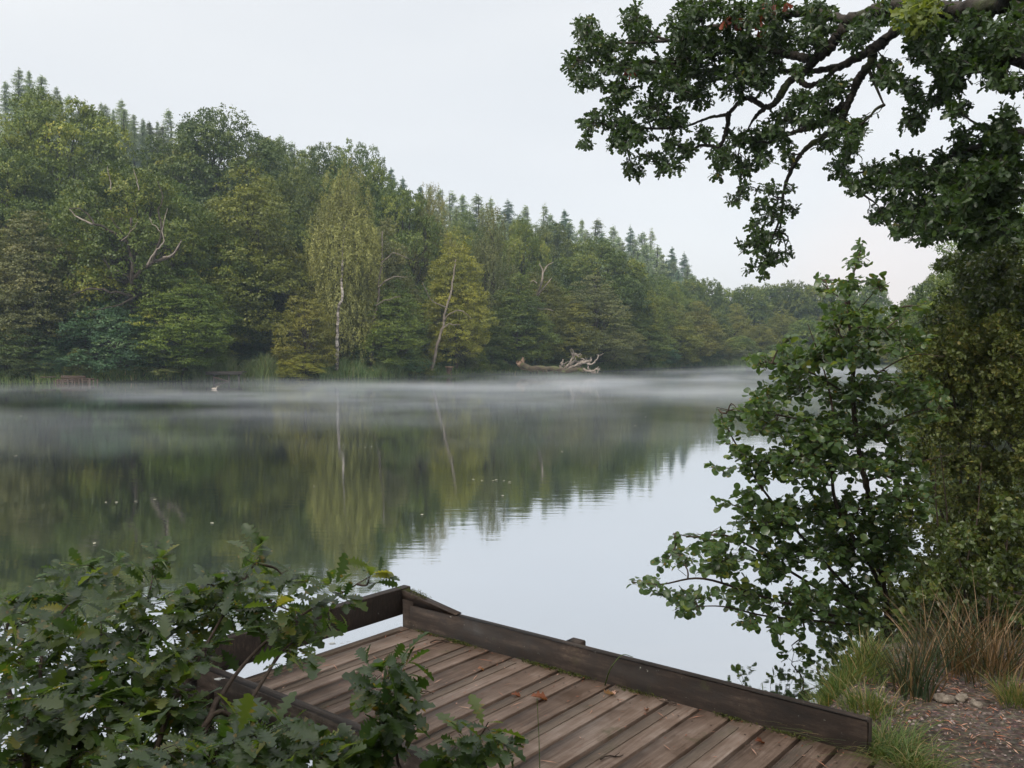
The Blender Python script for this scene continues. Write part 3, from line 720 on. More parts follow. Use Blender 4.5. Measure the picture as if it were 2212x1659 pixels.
limb_part(THIN, 'bare_trunk', [([(802, 790, 71.5), (806, 720, 70.6), (815, 640, 70.8), (824, 560, 71.4), (826, 500, 72.5)], .15, .05),
            ([(812, 660, 70.2), (835, 648, 69.8), (865, 640, 69.5)], .06, .02), ([(817, 620, 70.2), (845, 600, 69.8), (880, 598, 69.4)], .07, .02),
            ([(822, 570, 70.2), (850, 548, 69.8), (885, 560, 69.3)], .05, .02)], 'bark_pale')
limb_part(LEAN, 'leaning_trunk', [([(932, 800, 72.6), (940, 765, 72.6), (952, 710, 72.7), (966, 665, 72.8), (978, 600, 74), (985, 560, 75.5)], .16, .05),
            ([(957, 695, 72.7), (975, 675, 72.3), (1000, 672, 72), (1020, 690, 72)], .07, .02), ([(966, 665, 72.8), (935, 650, 72.3), (912, 610, 72)], .06, .02),
            ([(952, 712, 72.7), (975, 700, 72.4), (995, 702, 72)], .07, .02)], 'bark_pale')
Yd = 84
path_thing('dead_tree_top', 'bleached bare branches poking from the oak above the fallen tree', 'dead branches',
           [([(1160, 640, Yd + 3), (1170, 610, Yd), (1172, 585, Yd), (1165, 570, Yd)], .12, .04), ([(1172, 592, Yd), (1182, 574, Yd), (1196, 566, Yd)], .08, .02),
            ([(1160, 640, Yd + 2), (1180, 615, Yd), (1192, 600, Yd)], .10, .02), ([(1160, 612, Yd), (1150, 606, Yd), (1142, 622, Yd)], .05, .02),
            ([(1140, 660, Yd), (1165, 667, Yd), (1185, 668, Yd), (1195, 672, Yd)], .05, .02)], 'deadwood')
# fallen tree
Yf = 77.5
fr = empty('fallen_tree', tuple(DZ(1150, 806, 0)))
tag(fr, 'fallen dead tree lying in the water with torn orange root end and bleached branches', 'fallen tree')
limb_part(fr, 'trunk', [([(1128, 790, Yf + 3), (1145, 796, Yf + 1), (1190, 798, Yf), (1240, 797, Yf - 1), (1262, 802, Yf - 1)], .30, .17)], 'mosslog')
limb_part(fr, 'root_end', [([(1118, 782, Yf + 3), (1126, 788, Yf + 3), (1136, 793, Yf + 2.6)], .22, .30), ([(1126, 788, Yf + 3), (1130, 778, Yf + 3), (1128, 772, Yf + 3)], .2, .06)], 'rootwood')
bp = []
rb = np.random.default_rng(5)
mains = [[(1215, 800, Yf), (1232, 785, Yf - .5), (1238, 772, Yf - .5), (1236, 764, Yf - .5)], [(1222, 800, Yf), (1245, 788, Yf - 1), (1262, 780, Yf - 1), (1280, 787, Yf - 1.2), (1291, 775, Yf - 1.2)],
         [(1225, 797, Yf), (1240, 779, Yf), (1262, 782, Yf), (1278, 778, Yf)], [(1240, 797, Yf), (1262, 795, Yf - 1), (1282, 800, Yf - 1.4), (1294, 798, Yf - 1.5)],
         [(1215, 803, Yf), (1213, 788, Yf), (1216, 776, Yf)], [(1236, 765, Yf - .5), (1244, 766, Yf - .5), (1249, 770, Yf - .5)], [(1250, 795, Yf), (1258, 784, Yf - 1), (1272, 782, Yf - 1), (1270, 795, Yf - 1), (1280, 806, Yf - 1)]]
for m_ in mains:
    bp.append((m_, .13, .05))
    for _ in range(4):
        q = m_[rb.integers(1, len(m_))]
        e = (q[0] + rb.uniform(-14, 16), q[1] + rb.uniform(-12, 12), q[2] + rb.uniform(-.8, .8))
        mid = ((q[0] + e[0]) / 2 + rb.uniform(-4, 4), (q[1] + e[1]) / 2 + rb.uniform(-4, 4), q[2])
        bp.append(([q, mid, e], .055, .02))
limb_part(fr, 'bleached_branches', bp, 'deadwood')
limb_part(fr, 'stub', [([(x, 800, Yf - .3), (x + 2, 808, Yf - .6)], .05, .03) for x in (1160, 1172, 1180, 1196, 1206, 1222)], 'mosslog', each=True)

# small timber structures on the far bank
def jetty(name, dx, dyw, w, h, dpt, label, posts=True):
    b = DZ(dx, dyw, 0)
    root = empty(name, tuple(b)); tag(root, label, 'jetty')
    m1 = MB()
    for k in range(6):
        m1.box((-w / 2, k * dpt / 6 + .01, h), (w / 2, (k + 1) * dpt / 6 - .01, h + .06), bev=.01)
    m1.build('deck_boards', M['jetty'], root)
    m3 = MB(); m3.box((-w / 2 - .02, -.06, h - .16), (w / 2 + .02, -.01, h + .07), bev=.01); m3.build('fascia_board', M['jetty'], root)
    for x in (-w * .3, w * .12, w * .4):
        m2 = MB(); m2.tube([(x, .1, -.5), (x + .02, .1, h - .005)], .08, 8); m2.build('post', M['jetty'], root)
    m2 = MB(); m2.tube([(-w * .3, .04, h * .5), (w * .1, .04, 0)], .05, 8); m2.build('brace', M['logs'], root)
jetty('fishing_jetty', 484, 824, 2.5, .62, 1.2, 'small dark timber fishing jetty standing at the left reed bed')
jetty('fishing_jetty', 828, 816, 1.6, .5, 1.2, 'low pale timber platform among the right-hand reeds')
b = DZ(970, 812, 0)
root = empty('tree_stump', tuple(b)); tag(root, 'cut pale stump standing at the water right of the leaning trunk', 'stump')
m1 = MB(); m1.tube([(0, 0, -.4), (0, 0, .3), (.03, 0, .72)], [.32, .25, .24], 12); m1.build('stump_body', M['logs'], root)
m1 = MB(); m1.tube([(.03, 0, .725), (.03, 0, .80)], [.38, .36], 12); m1.build('cut_top', M['rootwood'], root)
b = DZ(163, 828.5, 0)
rv = empty('log_revetment', tuple(b)); tag(rv, 'low wall of reddish logs and stakes holding the bank under the sycamore', 'log wall')
rr_ = np.random.default_rng(8)
m1 = MB()
for k in range(7):
    z = .12 + .17 * (k % 4) + rr_.uniform(-.03, .03); x = -1.5 + .4 * (k // 2)
    m1.tube([(x - .2, -.1 + .05 * k, z), (x + 2.0, .1, z + rr_.uniform(-.1, .1))], .08, 8)
m1.build('stacked_logs', M['logs'], rv)
for k in range(13):
    x = -1.9 + k * .33 + rr_.uniform(-.08, .08)
    m1 = MB(); m1.tube([(x, -.15, -.4), (x + rr_.uniform(-.16, .2), -.12, .22 + rr_.uniform(0, .3))], .06, 7); m1.build('stake', M['logs'], rv)
m1 = MB(); m1.tube([(-3.2, 0, .55), (-1.8, 0, .58)], .05, 6); m1.build('rail', M['logs'], rv)
rv.scale = (.72, .72, .75)
# small pale duck on the water
def duck(name, dx, dy, s, label, matb):
    b = DZ(dx, dy, 0)
    root = empty(name, tuple(b)); tag(root, label, 'bird')
    m1 = MB()
    P = np.array([(-.30, 0, .09), (-.24, 0, .08), (-.12, 0, .06), (.02, 0, .055), (.14, 0, .07), (.19, 0, .12), (.20, 0, .19), (.225, 0, .25), (.27, 0, .255), (.31, 0, .235), (.345, 0, .225)]) * s
    m1.tube(P, np.array([.01, .04, .09, .105, .08, .05, .035, .05, .045, .018, .008]) * s, 10)
    m1.build('body', matb, root)
M['duck'] = noise_mat('pale_plumage', [(.3, (.18, .14, .11)), (.7, (.42, .36, .3))], 9, bump=0)
duck('duck', 463.5, 841, .62, 'small pale duck floating in front of the fishing jetty', M['duck'])

# reeds
def blades(mb, base, h, lean, w, tint, r, curve=.5, seg=5, droop=0.0):
    """n curved blades; base (n,3), h (n,), lean (n,2)"""
    n = len(base)
    t = np.linspace(0, 1, seg + 1)
    z = h[:, None] * (t[None] - droop * t[None] ** 2.5)
    off = lean[:, None, :] * (t[None, :, None] ** (1 + curve)) * h[:, None, None]
    ctr = np.concatenate([base[:, None, :2] + off, (base[:, 2:3] + z)[..., None]], -1)
    a = r.random(n) * math.pi
    side = np.stack([np.cos(a), np.sin(a), 0 * a], 1)[:, None] * (w[:, None] * (1 - t[None] ** 1.6) * .5)[..., None]
    side[:, -1] *= 0
    L_ = ctr - side; R_2 = ctr + side
    V = np.stack([L_, R_2], 2).reshape(n, -1, 3)
    k = (seg + 1) * 2
    f = np.array([[2 * i_, 2 * i_ + 1, 2 * i_ + 3, 2 * i_ + 2] for i_ in range(seg)])
    Fc = f[None] + (np.arange(n) * k)[:, None, None]
    mb.add(V.reshape(-1, 3), Fc.reshape(-1, 4), np.repeat(tint, seg))
def reedbed(x0, x1, n, h0, h1, depth, label_kind='stuff', d0=0.0):
    r = np.random.default_rng(int(x0) + 500)
    mb = MB()
    dx = r.uniform(x0, x1, n)
    Y = np.array([shoreY(x) for x in dx]) + d0 + r.random(n) * depth
    X = (dx * DS - 512) / F * Y
    z = np.maximum(terrain(np.stack([X, Y], 1)), -.2)
    clump = .75 + .35 * np.sin(dx / 9.0 + r.random()) * np.cos(dx / 23.0)
    h = r.uniform(h0, h1, n) * clump
    blades(mb, np.stack([X, Y, z], 1), h, r.normal(0, .22, (n, 2)), r.uniform(.03, .06, n), np.clip(r.normal(.5, .2, n), 0, 1), r, droop=.15)
    return mb
mb = reedbed(415, 600, 5200, 1.0, 2.0, 3.0); tag(mb.build('reeds', M['reed']), 'green reeds growing at the foot of the far bank beside the fishing jetty', 'reeds', kind='stuff')
mb = reedbed(690, 880, 5200, .9, 1.7, 2.5); tag(mb.build('reeds', M['reed']), 'green reeds at the water between birch trunk and leaning trunk', 'reeds', kind='stuff')
mb = reedbed(1470, 1610, 2600, .6, 1.3, 2.5); tag(mb.build('reeds', M['reed']), 'bright strip of reeds at the bend of the far shore', 'reeds', kind='stuff')
mb = MB()
for (a_, b_) in ((-20, 415), (600, 690), (880, 1470)):
    q = reedbed(a_, b_, int((b_ - a_) * 14), .25, .8, 2.5)
    mb.v += q.v; mb.f += [f + mb.n for f in q.f]; mb.n += q.n; mb.t += q.t
tag(mb.build('bank_grass', M['grass']), 'rough grass along the edge of the far bank', 'grass', kind='stuff')
# forest floor cover on the slope so no bare ground shows
r = np.random.default_rng(77)
n = 60000
dx = r.uniform(-60, 2000, n); Y = np.array([shoreY(x) for x in dx]) + 1.5 + 60 * r.random(n) ** 1.5
X = (dx * DS - 512) / F * Y
z = terrain(np.stack([X, Y], 1)) + r.random(n) ** 2 * (1.1 + .5 * np.sin(X / 3))
mb = MB(); scatter(mb, RHO, np.stack([X, Y, z], 1), r.normal(0, 1, (n, 3)), r.normal(0, .6, (n, 3)) + [0, -.3, .8], r.uniform(.15, .4, n), np.clip(r.normal(.4, .2, n), 0, 1))
tag(mb.build('undergrowth', M['under'], smooth=False), 'leafy undergrowth covering the wooded slope', 'undergrowth', kind='stuff')

# floating leaves on the water
mb = MB(); v, f = OVAL; mb.add(v * [1, 1, .2], f, .8)
M['float'] = noise_mat('floating_leaf_pale', [(.3, (.30, .28, .2)), (.7, (.5, .48, .38))], 9, bump=0)
fl0 = mb.build('floating_leaf', M['float'])
pts = [(800, 964, .13), (790, 966, .10), (740, 961, .1), (330, 1079, .12), (290, 1083, .10), (250, 1084, .12), (230, 1084, .1), (1020, 1036, .12), (1040, 1037, .1), (1062, 1038, .1), (1075, 1036, .12), (1090, 1038, .1), (1105, 1041, .12), (1212, 975, .14), (1240, 908, .2), (1368, 919, .2), (50, 898, .25), (38, 984, .15), (455, 1129, .12), (680, 1050, .08), (1084, 1070, .1), (205, 1172, .1), (1280, 880, .25), (1395, 900, .2), (912, 1112, .12)]
for k, (x, y, s) in enumerate(pts):
    o = fl0 if k == 0 else fl0.copy()
    if k: C.objects.link(o)
    b = DZ(x, y, .012); o.location = tuple(b); s *= .5; o.scale = (s, s, s); o.rotation_euler = (0, 0, random.uniform(0, 6))
    tag(o, 'small pale fallen leaf floating on the still water', 'leaf', 'fallen leaves floating on the lake')

# ------------------------------------------------------------------ the fishing platform
DZK = .63
hd = CAMH - DZK
Cn = at_z(409.1, 628.3, DZK)                       # inner far right corner of the boards
u = at_z(835.8, 747.2, DZK) - Cn; u[2] = 0; u /= np.linalg.norm(u)   # along the right rail towards the bank
v_ = np.array([-u[1], u[0], 0]);                    # along the boards
if v_[0] > 0: v_ = -v_
print('deck dir', u, v_, Cn)
def dk(a, b, z=0.0):                               # a along rail from the corner, b across towards the left rail
    return Cn + u * a + v_ * b + np.array([0, 0, z])
def Mdk(arr):
    arr = np.asarray(arr); return Cn + arr[:, :1] * u + arr[:, 1:2] * v_ + arr[:, 2:3] * [0, 0, 1]
Wd = float((at_z(229, 670, DZK + .13) - Cn) @ v_)   # width to inner edge of the left rail
print('deck width', Wd)
def wood_mat(name, stops, dirv, scale=3.0, mossy=0, lichen=0, rough=.7):
    m, t, N, L = nt(name)
    g = N.new('ShaderNodeTexCoord')
    mp = N.new('ShaderNodeMapping'); mp.inputs['Rotation'].default_value = (0, 0, -math.atan2(dirv[1], dirv[0]))
    mp2 = N.new('ShaderNodeMapping'); mp2.inputs['Scale'].default_value = (1.2, 26, 8)
    L.new(g.outputs['Object'], mp.inputs[0]); L.new(mp.outputs[0], mp2.inputs[0])
    at_ = N.new('ShaderNodeAttribute'); at_.attribute_name = 'tint'
    vo = N.new('ShaderNodeVectorMath'); vo.operation = 'SCALE'; vo.inputs['Scale'].default_value = 40
    cx = N.new('ShaderNodeCombineXYZ'); L.new(at_.outputs['Fac'], cx.inputs[0]); L.new(at_.outputs['Fac'], cx.inputs[1]); L.new(cx.outputs[0], vo.inputs[0])
    ad = N.new('ShaderNodeVectorMath'); L.new(mp2.outputs[0], ad.inputs[0]); L.new(vo.outputs[0], ad.inputs[1])
    n = N.new('ShaderNodeTexNoise'); n.inputs['Scale'].default_value = scale; n.inputs['Detail'].default_value = 9; n.inputs['Roughness'].default_value = .7
    L.new(ad.outputs[0], n.inputs['Vector'])
    n2 = N.new('ShaderNodeTexNoise'); n2.inputs['Scale'].default_value = 5; n2.inputs['Detail'].default_value = 8; n2.inputs['Roughness'].default_value = .7
    L.new(g.outputs['Object'], n2.inputs['Vector'])
    n3 = N.new('ShaderNodeTexNoise'); n3.inputs['Scale'].default_value = 90; n3.inputs['Detail'].default_value = 3
    L.new(g.outputs['Object'], n3.inputs['Vector'])
    mx = N.new('ShaderNodeMix'); mx.data_type = 'FLOAT'; mx.inputs['Factor'].default_value = .5
    L.new(n.outputs['Fac'], mx.inputs['A']); L.new(n2.outputs['Fac'], mx.inputs['B'])
    ma = N.new('ShaderNodeMath'); ma.operation = 'MULTIPLY_ADD'; ma.inputs[1].default_value = .16
    sb = N.new('ShaderNodeMath'); sb.operation = 'SUBTRACT'; sb.inputs[1].default_value = .5; L.new(at_.outputs['Fac'], sb.inputs[0])
    L.new(sb.outputs[0], ma.inputs[0]); L.new(mx.outputs['Result'], ma.inputs[2])
    r = ramp(N, stops); L.new(ma.outputs[0], r.inputs[0]); col = r.outputs[0]
    def spot(tex_scale, lo, hi, c, col):
        q = N.new('ShaderNodeTexNoise'); q.inputs['Scale'].default_value = tex_scale; q.inputs['Detail'].default_value = 6; q.inputs['Roughness'].default_value = .7
        L.new(g.outputs['Object'], q.inputs['Vector'])
        mr = N.new('ShaderNodeMapRange'); mr.inputs[1].default_value = lo; mr.inputs[2].default_value = hi; L.new(q.outputs['Fac'], mr.inputs[0])
        k = N.new('ShaderNodeMix'); k.data_type = 'RGBA'; k.inputs['B'].default_value = (*c, 1)
        L.new(mr.outputs[0], k.inputs['Factor']); L.new(col, k.inputs['A']); return k.outputs['Result']
    if mossy: col = spot(4, .62 - .1 * mossy, .78, (.05, .055, .015), col)
    if lichen: col = spot(38, .66, .72, (.30, .29, .26), col)
    col = spot(60, .64, .72, (.03, .022, .018), col)
    p = N.new('ShaderNodeBsdfPrincipled'); p.inputs['Specular IOR Level'].default_value = .4
    L.new(col, p.inputs['Base Color'])
    mrr = N.new('ShaderNodeMapRange'); mrr.inputs[1].default_value = .3; mrr.inputs[2].default_value = .7; mrr.inputs[3].default_value = rough - .22; mrr.inputs[4].default_value = rough + .15
    L.new(n2.outputs['Fac'], mrr.inputs[0]); L.new(mrr.outputs[0], p.inputs['Roughness'])
    b = N.new('ShaderNodeBump'); b.inputs['Strength'].default_value = .6; b.inputs['Distance'].default_value = .004; L.new(n.outputs['Fac'], b.inputs['Height'])
    b2 = N.new('ShaderNodeBump'); b2.inputs['Strength'].default_value = .35; b2.inputs['Distance'].default_value = .003; L.new(n3.outputs['Fac'], b2.inputs['Height']); L.new(b.outputs[0], b2.inputs['Normal'])
    L.new(b2.outputs[0], p.inputs['Normal'])
    o = N.new('ShaderNodeOutputMaterial'); L.new(p.outputs[0], o.inputs[0])
    return m
M['board'] = wood_mat('wet_reddish_deck_board', [(.3, (.048, .028, .019)), (.42, (.11, .072, .051)), (.54, (.19, .132, .10)), (.68, (.30, .235, .195))], v_, mossy=.15, lichen=1, rough=.55)
M['grip'] = wood_mat('gritty_grip_strip', [(.3, (.052, .036, .025)), (.5, (.115, .082, .06)), (.7, (.19, .148, .115))], v_, scale=9, mossy=.5, rough=.85)
M['rail'] = wood_mat('dark_stained_rail', [(.36, (.010, .006, .004)), (.48, (.026, .016, .011)), (.57, (.062, .042, .031)), (.67, (.17, .13, .105))], u, mossy=.2, lichen=1, rough=.75)
deck = empty('fishing_platform', tuple(dk(1.3, Wd / 2, 0)))
tag(deck, 'wet reddish timber fishing platform with low kick rails at the lake edge', 'platform')
dl = np.array(deck.location)
def dbuild(mb, name, mat, label=None, parent=deck):
    o = mb.build(name, mat, None); me = o.data
    co = np.empty(len(me.vertices) * 3, np.float32); me.vertices.foreach_get('co', co)
    co = co.reshape(-1, 3) - dl.astype(np.float32); me.vertices.foreach_set('co', co.ravel())
    o.parent = parent
    if label: o['label'] = label
    return o
PW = 1.052 * hd / 11.0
print('plank pitch', PW)
nb = int(3.6 / PW)
mb = MB(); gm = MB()
for k in range(-1, nb):
    a0 = k * PW + .008; a1 = (k + 1) * PW - .008
    tt = rng.random(); dz = rng.uniform(-.002, .002)
    if k == -1: a0 = -.02 - .05; a1 = -.006
    mb.box((a0, -.005, -.035 + dz), (a1, Wd + .05, 0 + dz), Mdk, tt, bev=.003)
    if k % 2 == 1:
        gm.box((a0 + .012, .05 + rng.uniform(0, .03), 0 + dz - .001), (a0 + .062, Wd + .03, .0045 + dz), Mdk, tt, bev=.001)
dbuild(mb, 'deck_boards', M['board'])
sm = MB(); rs = np.random.default_rng(66)
for k in range(0, nb):
    for bb in (.13, Wd - .12):
        for aa3 in (.035, PW - .035):
            c = Cn + u * (k * PW + aa3 + rs.normal(0, .003)) + v_ * (bb + rs.normal(0, .005)) + np.array([0, 0, .0045 if k % 2 == 0 else .006])
            th_ = np.arange(8) * math.pi / 4
            sm.add(np.stack([c[0] + .0048 * np.cos(th_), c[1] + .0048 * np.sin(th_), np.full(8, c[2] - .002)], 1), np.arange(8)[None])
M['screw'] = noise_mat('rusty_screw_head', [(.3, (.02, .015, .012)), (.7, (.09, .06, .045))], 90, bump=0, rough=.5)
dbuild(sm, 'screws', M['screw'])
dbuild(gm, 'grip_strips', M['grip'])
RH = .135
def wedge(mb, a0, a1, b0, b1, z0, zt0, zt1, tint=.5):
    """box whose top slopes from zt0 at a0 to zt1 at a1"""
    v = Mdk(np.array([[a0, b0, z0], [a1, b0, z0], [a1, b1, z0], [a0, b1, z0], [a0, b0, zt0], [a1, b0, zt1], [a1, b1, zt1], [a0, b1, zt0]]))
    mb.add(v, [[0, 3, 2, 1], [4, 5, 6, 7], [0, 1, 5, 4], [1, 2, 6, 5], [2, 3, 7, 6], [3, 0, 4, 7]], tint)
Lr = float((at_z(868, 775, DZK) - Cn) @ u) - .05
mb = MB(); mb.box((.0, -.055, -.06), (Lr, -.002, RH), Mdk, .35, bev=.006)
dbuild(mb, 'kick_rail', M['rail'])
mb = MB(); mb.box((-.30, Wd + .003, -.06), (Lr + .9, Wd + .063, RH - .01), Mdk, .8, bev=.005)
dbuild(mb, 'kick_rail', M['rail'])
mb = MB(); mb.box((-.115, -.075, .065), (-.06, Wd + .35, .215), Mdk, .2, bev=.004); dbuild(mb, 'front_rail', M['rail'])
mb = MB(); mb.box((-.058, -.056, -.7), (.035, -.003, .16), Mdk, .5, bev=.004); dbuild(mb, 'corner_post', M['rail'])
mb = MB(); wedge(mb, -.058, .35, -.054, -.004, RH + .002, .205, RH + .008, .5); dbuild(mb, 'wedge_block', M['rail'])
mb = MB(); mb.box((1.03, -.14, -.9), (1.11, -.058, RH - .008), Mdk, .5, bev=.006); dbuild(mb, 'outer_post', M['rail'])
for (a, b) in ((-.0, Wd + .12), (1.2, Wd + .12), (2.4, Wd + .12)):
    mb = MB(); mb.box((a, b - .05, -1.2), (a + .09, b + .04, -.05 if a > 0 else .06), Mdk, .5, bev=.005); dbuild(mb, 'leg', M['rail'])
mb = MB(); mb.box((-.05, .1, -.17), (3.4, .16, -.04), Mdk, .5); mb.box((-.05, Wd - .15, -.17), (3.4, Wd - .09, -.04), Mdk, .5); dbuild(mb, 'joist', M['rail'])
# moss along the rail foot
r = np.random.default_rng(12)
mb = MB(); n = 2600
a = np.concatenate([r.normal(c, .05, n // 9) for c in (.15, .35, .42, .9, 1.0, 1.15, 1.5, 1.95, 2.2)]); n = len(a)
a = np.clip(a, .0, Lr - .02)
b = np.abs(r.normal(0, .013, n)) + .002
P = Cn + a[:, None] * u + b[:, None] * v_ + np.array([0, 0, 1]) * (r.random(n) * .010)[:, None]
scatter(mb, RHO, P, r.normal(0, 1, (n, 3)), r.normal(0, .6, (n, 3)) + [0, 0, 1], r.uniform(.004, .011, n), r.random(n))
q = MB()
n2 = 500
a = r.uniform(-.05, .12, n2); b = r.normal(-.03, .016, n2)
P = Cn + a[:, None] * u + b[:, None] * v_ + np.array([0, 0, 1]) * (.205 - .14 * np.clip(a, 0, 1) * 1.2 - .0 + r.random(n2) * .006)[:, None]
scatter(mb, RHO, P, r.normal(0, 1, (n2, 3)), r.normal(0, .6, (n2, 3)) + [0, 0, 1], r.uniform(.004, .009, n2), r.random(n2))
dbuild(mb, 'moss', M['moss'], 'green moss along the foot of the right rail')
# bird droppings
M['white'] = noise_mat('dried_bird_dropping', [(.3, (.5, .5, .48)), (.7, (.75, .75, .72))], 60, bump=.2)
mb = MB()
for (px, py, s) in ((335, 644, .035), (348, 642, .012), (323, 643, .012), (219, 679, .02)):
    p = at_z(px, py, DZK + (.0055 if px > 300 else .131))
    for k in range(9):
        aa_ = np.linspace(0, 2 * math.pi, 9)[:-1]; rad = s * r.uniform(.15, .5)
        c = p + np.array([r.normal(0, s * .5), r.normal(0, s * .3), .0004 * k])
        vv = np.stack([c[0] + rad * np.cos(aa_) * r.uniform(.7, 1.2, 8), c[1] + rad * .7 * np.sin(aa_) * r.uniform(.7, 1.2, 8), np.full(8, c[2])], 1)
        mb.add(vv, np.arange(8)[None])
dbuild(mb, 'bird_dropping', M['white'])
# fallen leaves / twigs on the boards
M['deadleaf'] = leaf_mat('curled_brown_leaf', [(0, (.16, .055, .03)), (.6, (.34, .13, .07)), (1, (.55, .34, .26))], transl=.2, val=0, hue=0)
def litter_leaf(px, py, s, rot, tint, label, z=DZK + .008):
    v, f = leaf_tpl([.01, .12, .10, .24, .14, .27, .15, .1, .02], None, .9, .35)
    mb = MB(); mb.add(v * s, f, tint)
    o = mb.build('fallen_leaf', M['deadleaf']); p = at_z(px, py, z)
    o.location = tuple(p + np.array([0, 0, s * .12])); o.rotation_euler = (.25, .15, rot)
    tag(o, label, 'leaf')
litter_leaf(615, 697, .095, 2.0, .95, 'pale pinkish curled oak leaf on the boards beside the kick rail')
litter_leaf(531, 699, .10, .3, .25, 'long reddish curled leaf on the middle of the boards')
litter_leaf(511, 696, .06, .2, .2, 'short reddish leaf just left of the long reddish curled leaf')
litter_leaf(645, 711, .05, 1.2, .5, 'tiny orange leaf on the boards below the pale pinkish leaf')
litter_leaf(478, 670, .05, .9, .7, 'tiny pale leaf lying on the boards beyond the other fallen leaves')
litter_leaf(755, 743, .06, .5, .0, 'dark red leaf fallen on the boards near the gravel')
for (px, py, L_, a_, lab) in ((443, 641, .14, .3, 'short twig on the boards by the far end of the kick rail'), (420, 694, .12, .1, 'thin twig lying across the boards right of the oak sprig'), (612, 757, .10, .4, 'bent twig on the boards near the picture bottom'), (668, 702, .08, 2.6, 'stubby twig against the foot of the kick rail')):
    p = at_z(px, py, DZK + .008); mb = MB()
    e = np.array([math.cos(a_), math.sin(a_), 0]) * L_
    mb.tube(bez(-e / 2, e / 2, 6, wob=.08), np.linspace(.004, .002, 6), 5)
    mb.tube([e * .1, e * .25 + np.array([.01, .02, .004])], [.0025, .0015], 4)
    o = mb.build('twig', M['twig']); o.location = tuple(p); tag(o, lab, 'twig')
n = 420
a = r.uniform(0, Lr + .3, n); b = r.random(n) ** 1.4 * (Wd - .02) + .01
P = Cn + a[:, None] * u + b[:, None] * v_ + [0, 0, .006]
mb = MB()
dr = r.normal(0, 1, (n, 3)) * [1, 1, .05]
sc = r.uniform(.006, .022, n)
nv = np.array([[0, 0, 0], [.5, -.12, .02], [1, 0, 0], [.5, .12, .02]])
scatter(mb, (nv, RHO[1]), P, dr, np.tile([0., 0, 1], (n, 1)) + r.normal(0, .2, (n, 3)), sc, r.random(n))
n = 60
a = r.uniform(0, Lr, n); b = r.random(n) * Wd
P = Cn + a[:, None] * u + b[:, None] * v_ + [0, 0, .006]
scatter(mb, (nv * [1, .25, 1], RHO[1]), P, r.normal(0, 1, (n, 3)) * [1, 1, .05], np.tile([0., 0, 1], (n, 1)), r.uniform(.04, .09, n), .6 + .4 * r.random(n))
tag(mb.build('litter', M['deadleaf']), 'pine needles and leaf crumbs scattered on the boards', 'litter', kind='stuff')

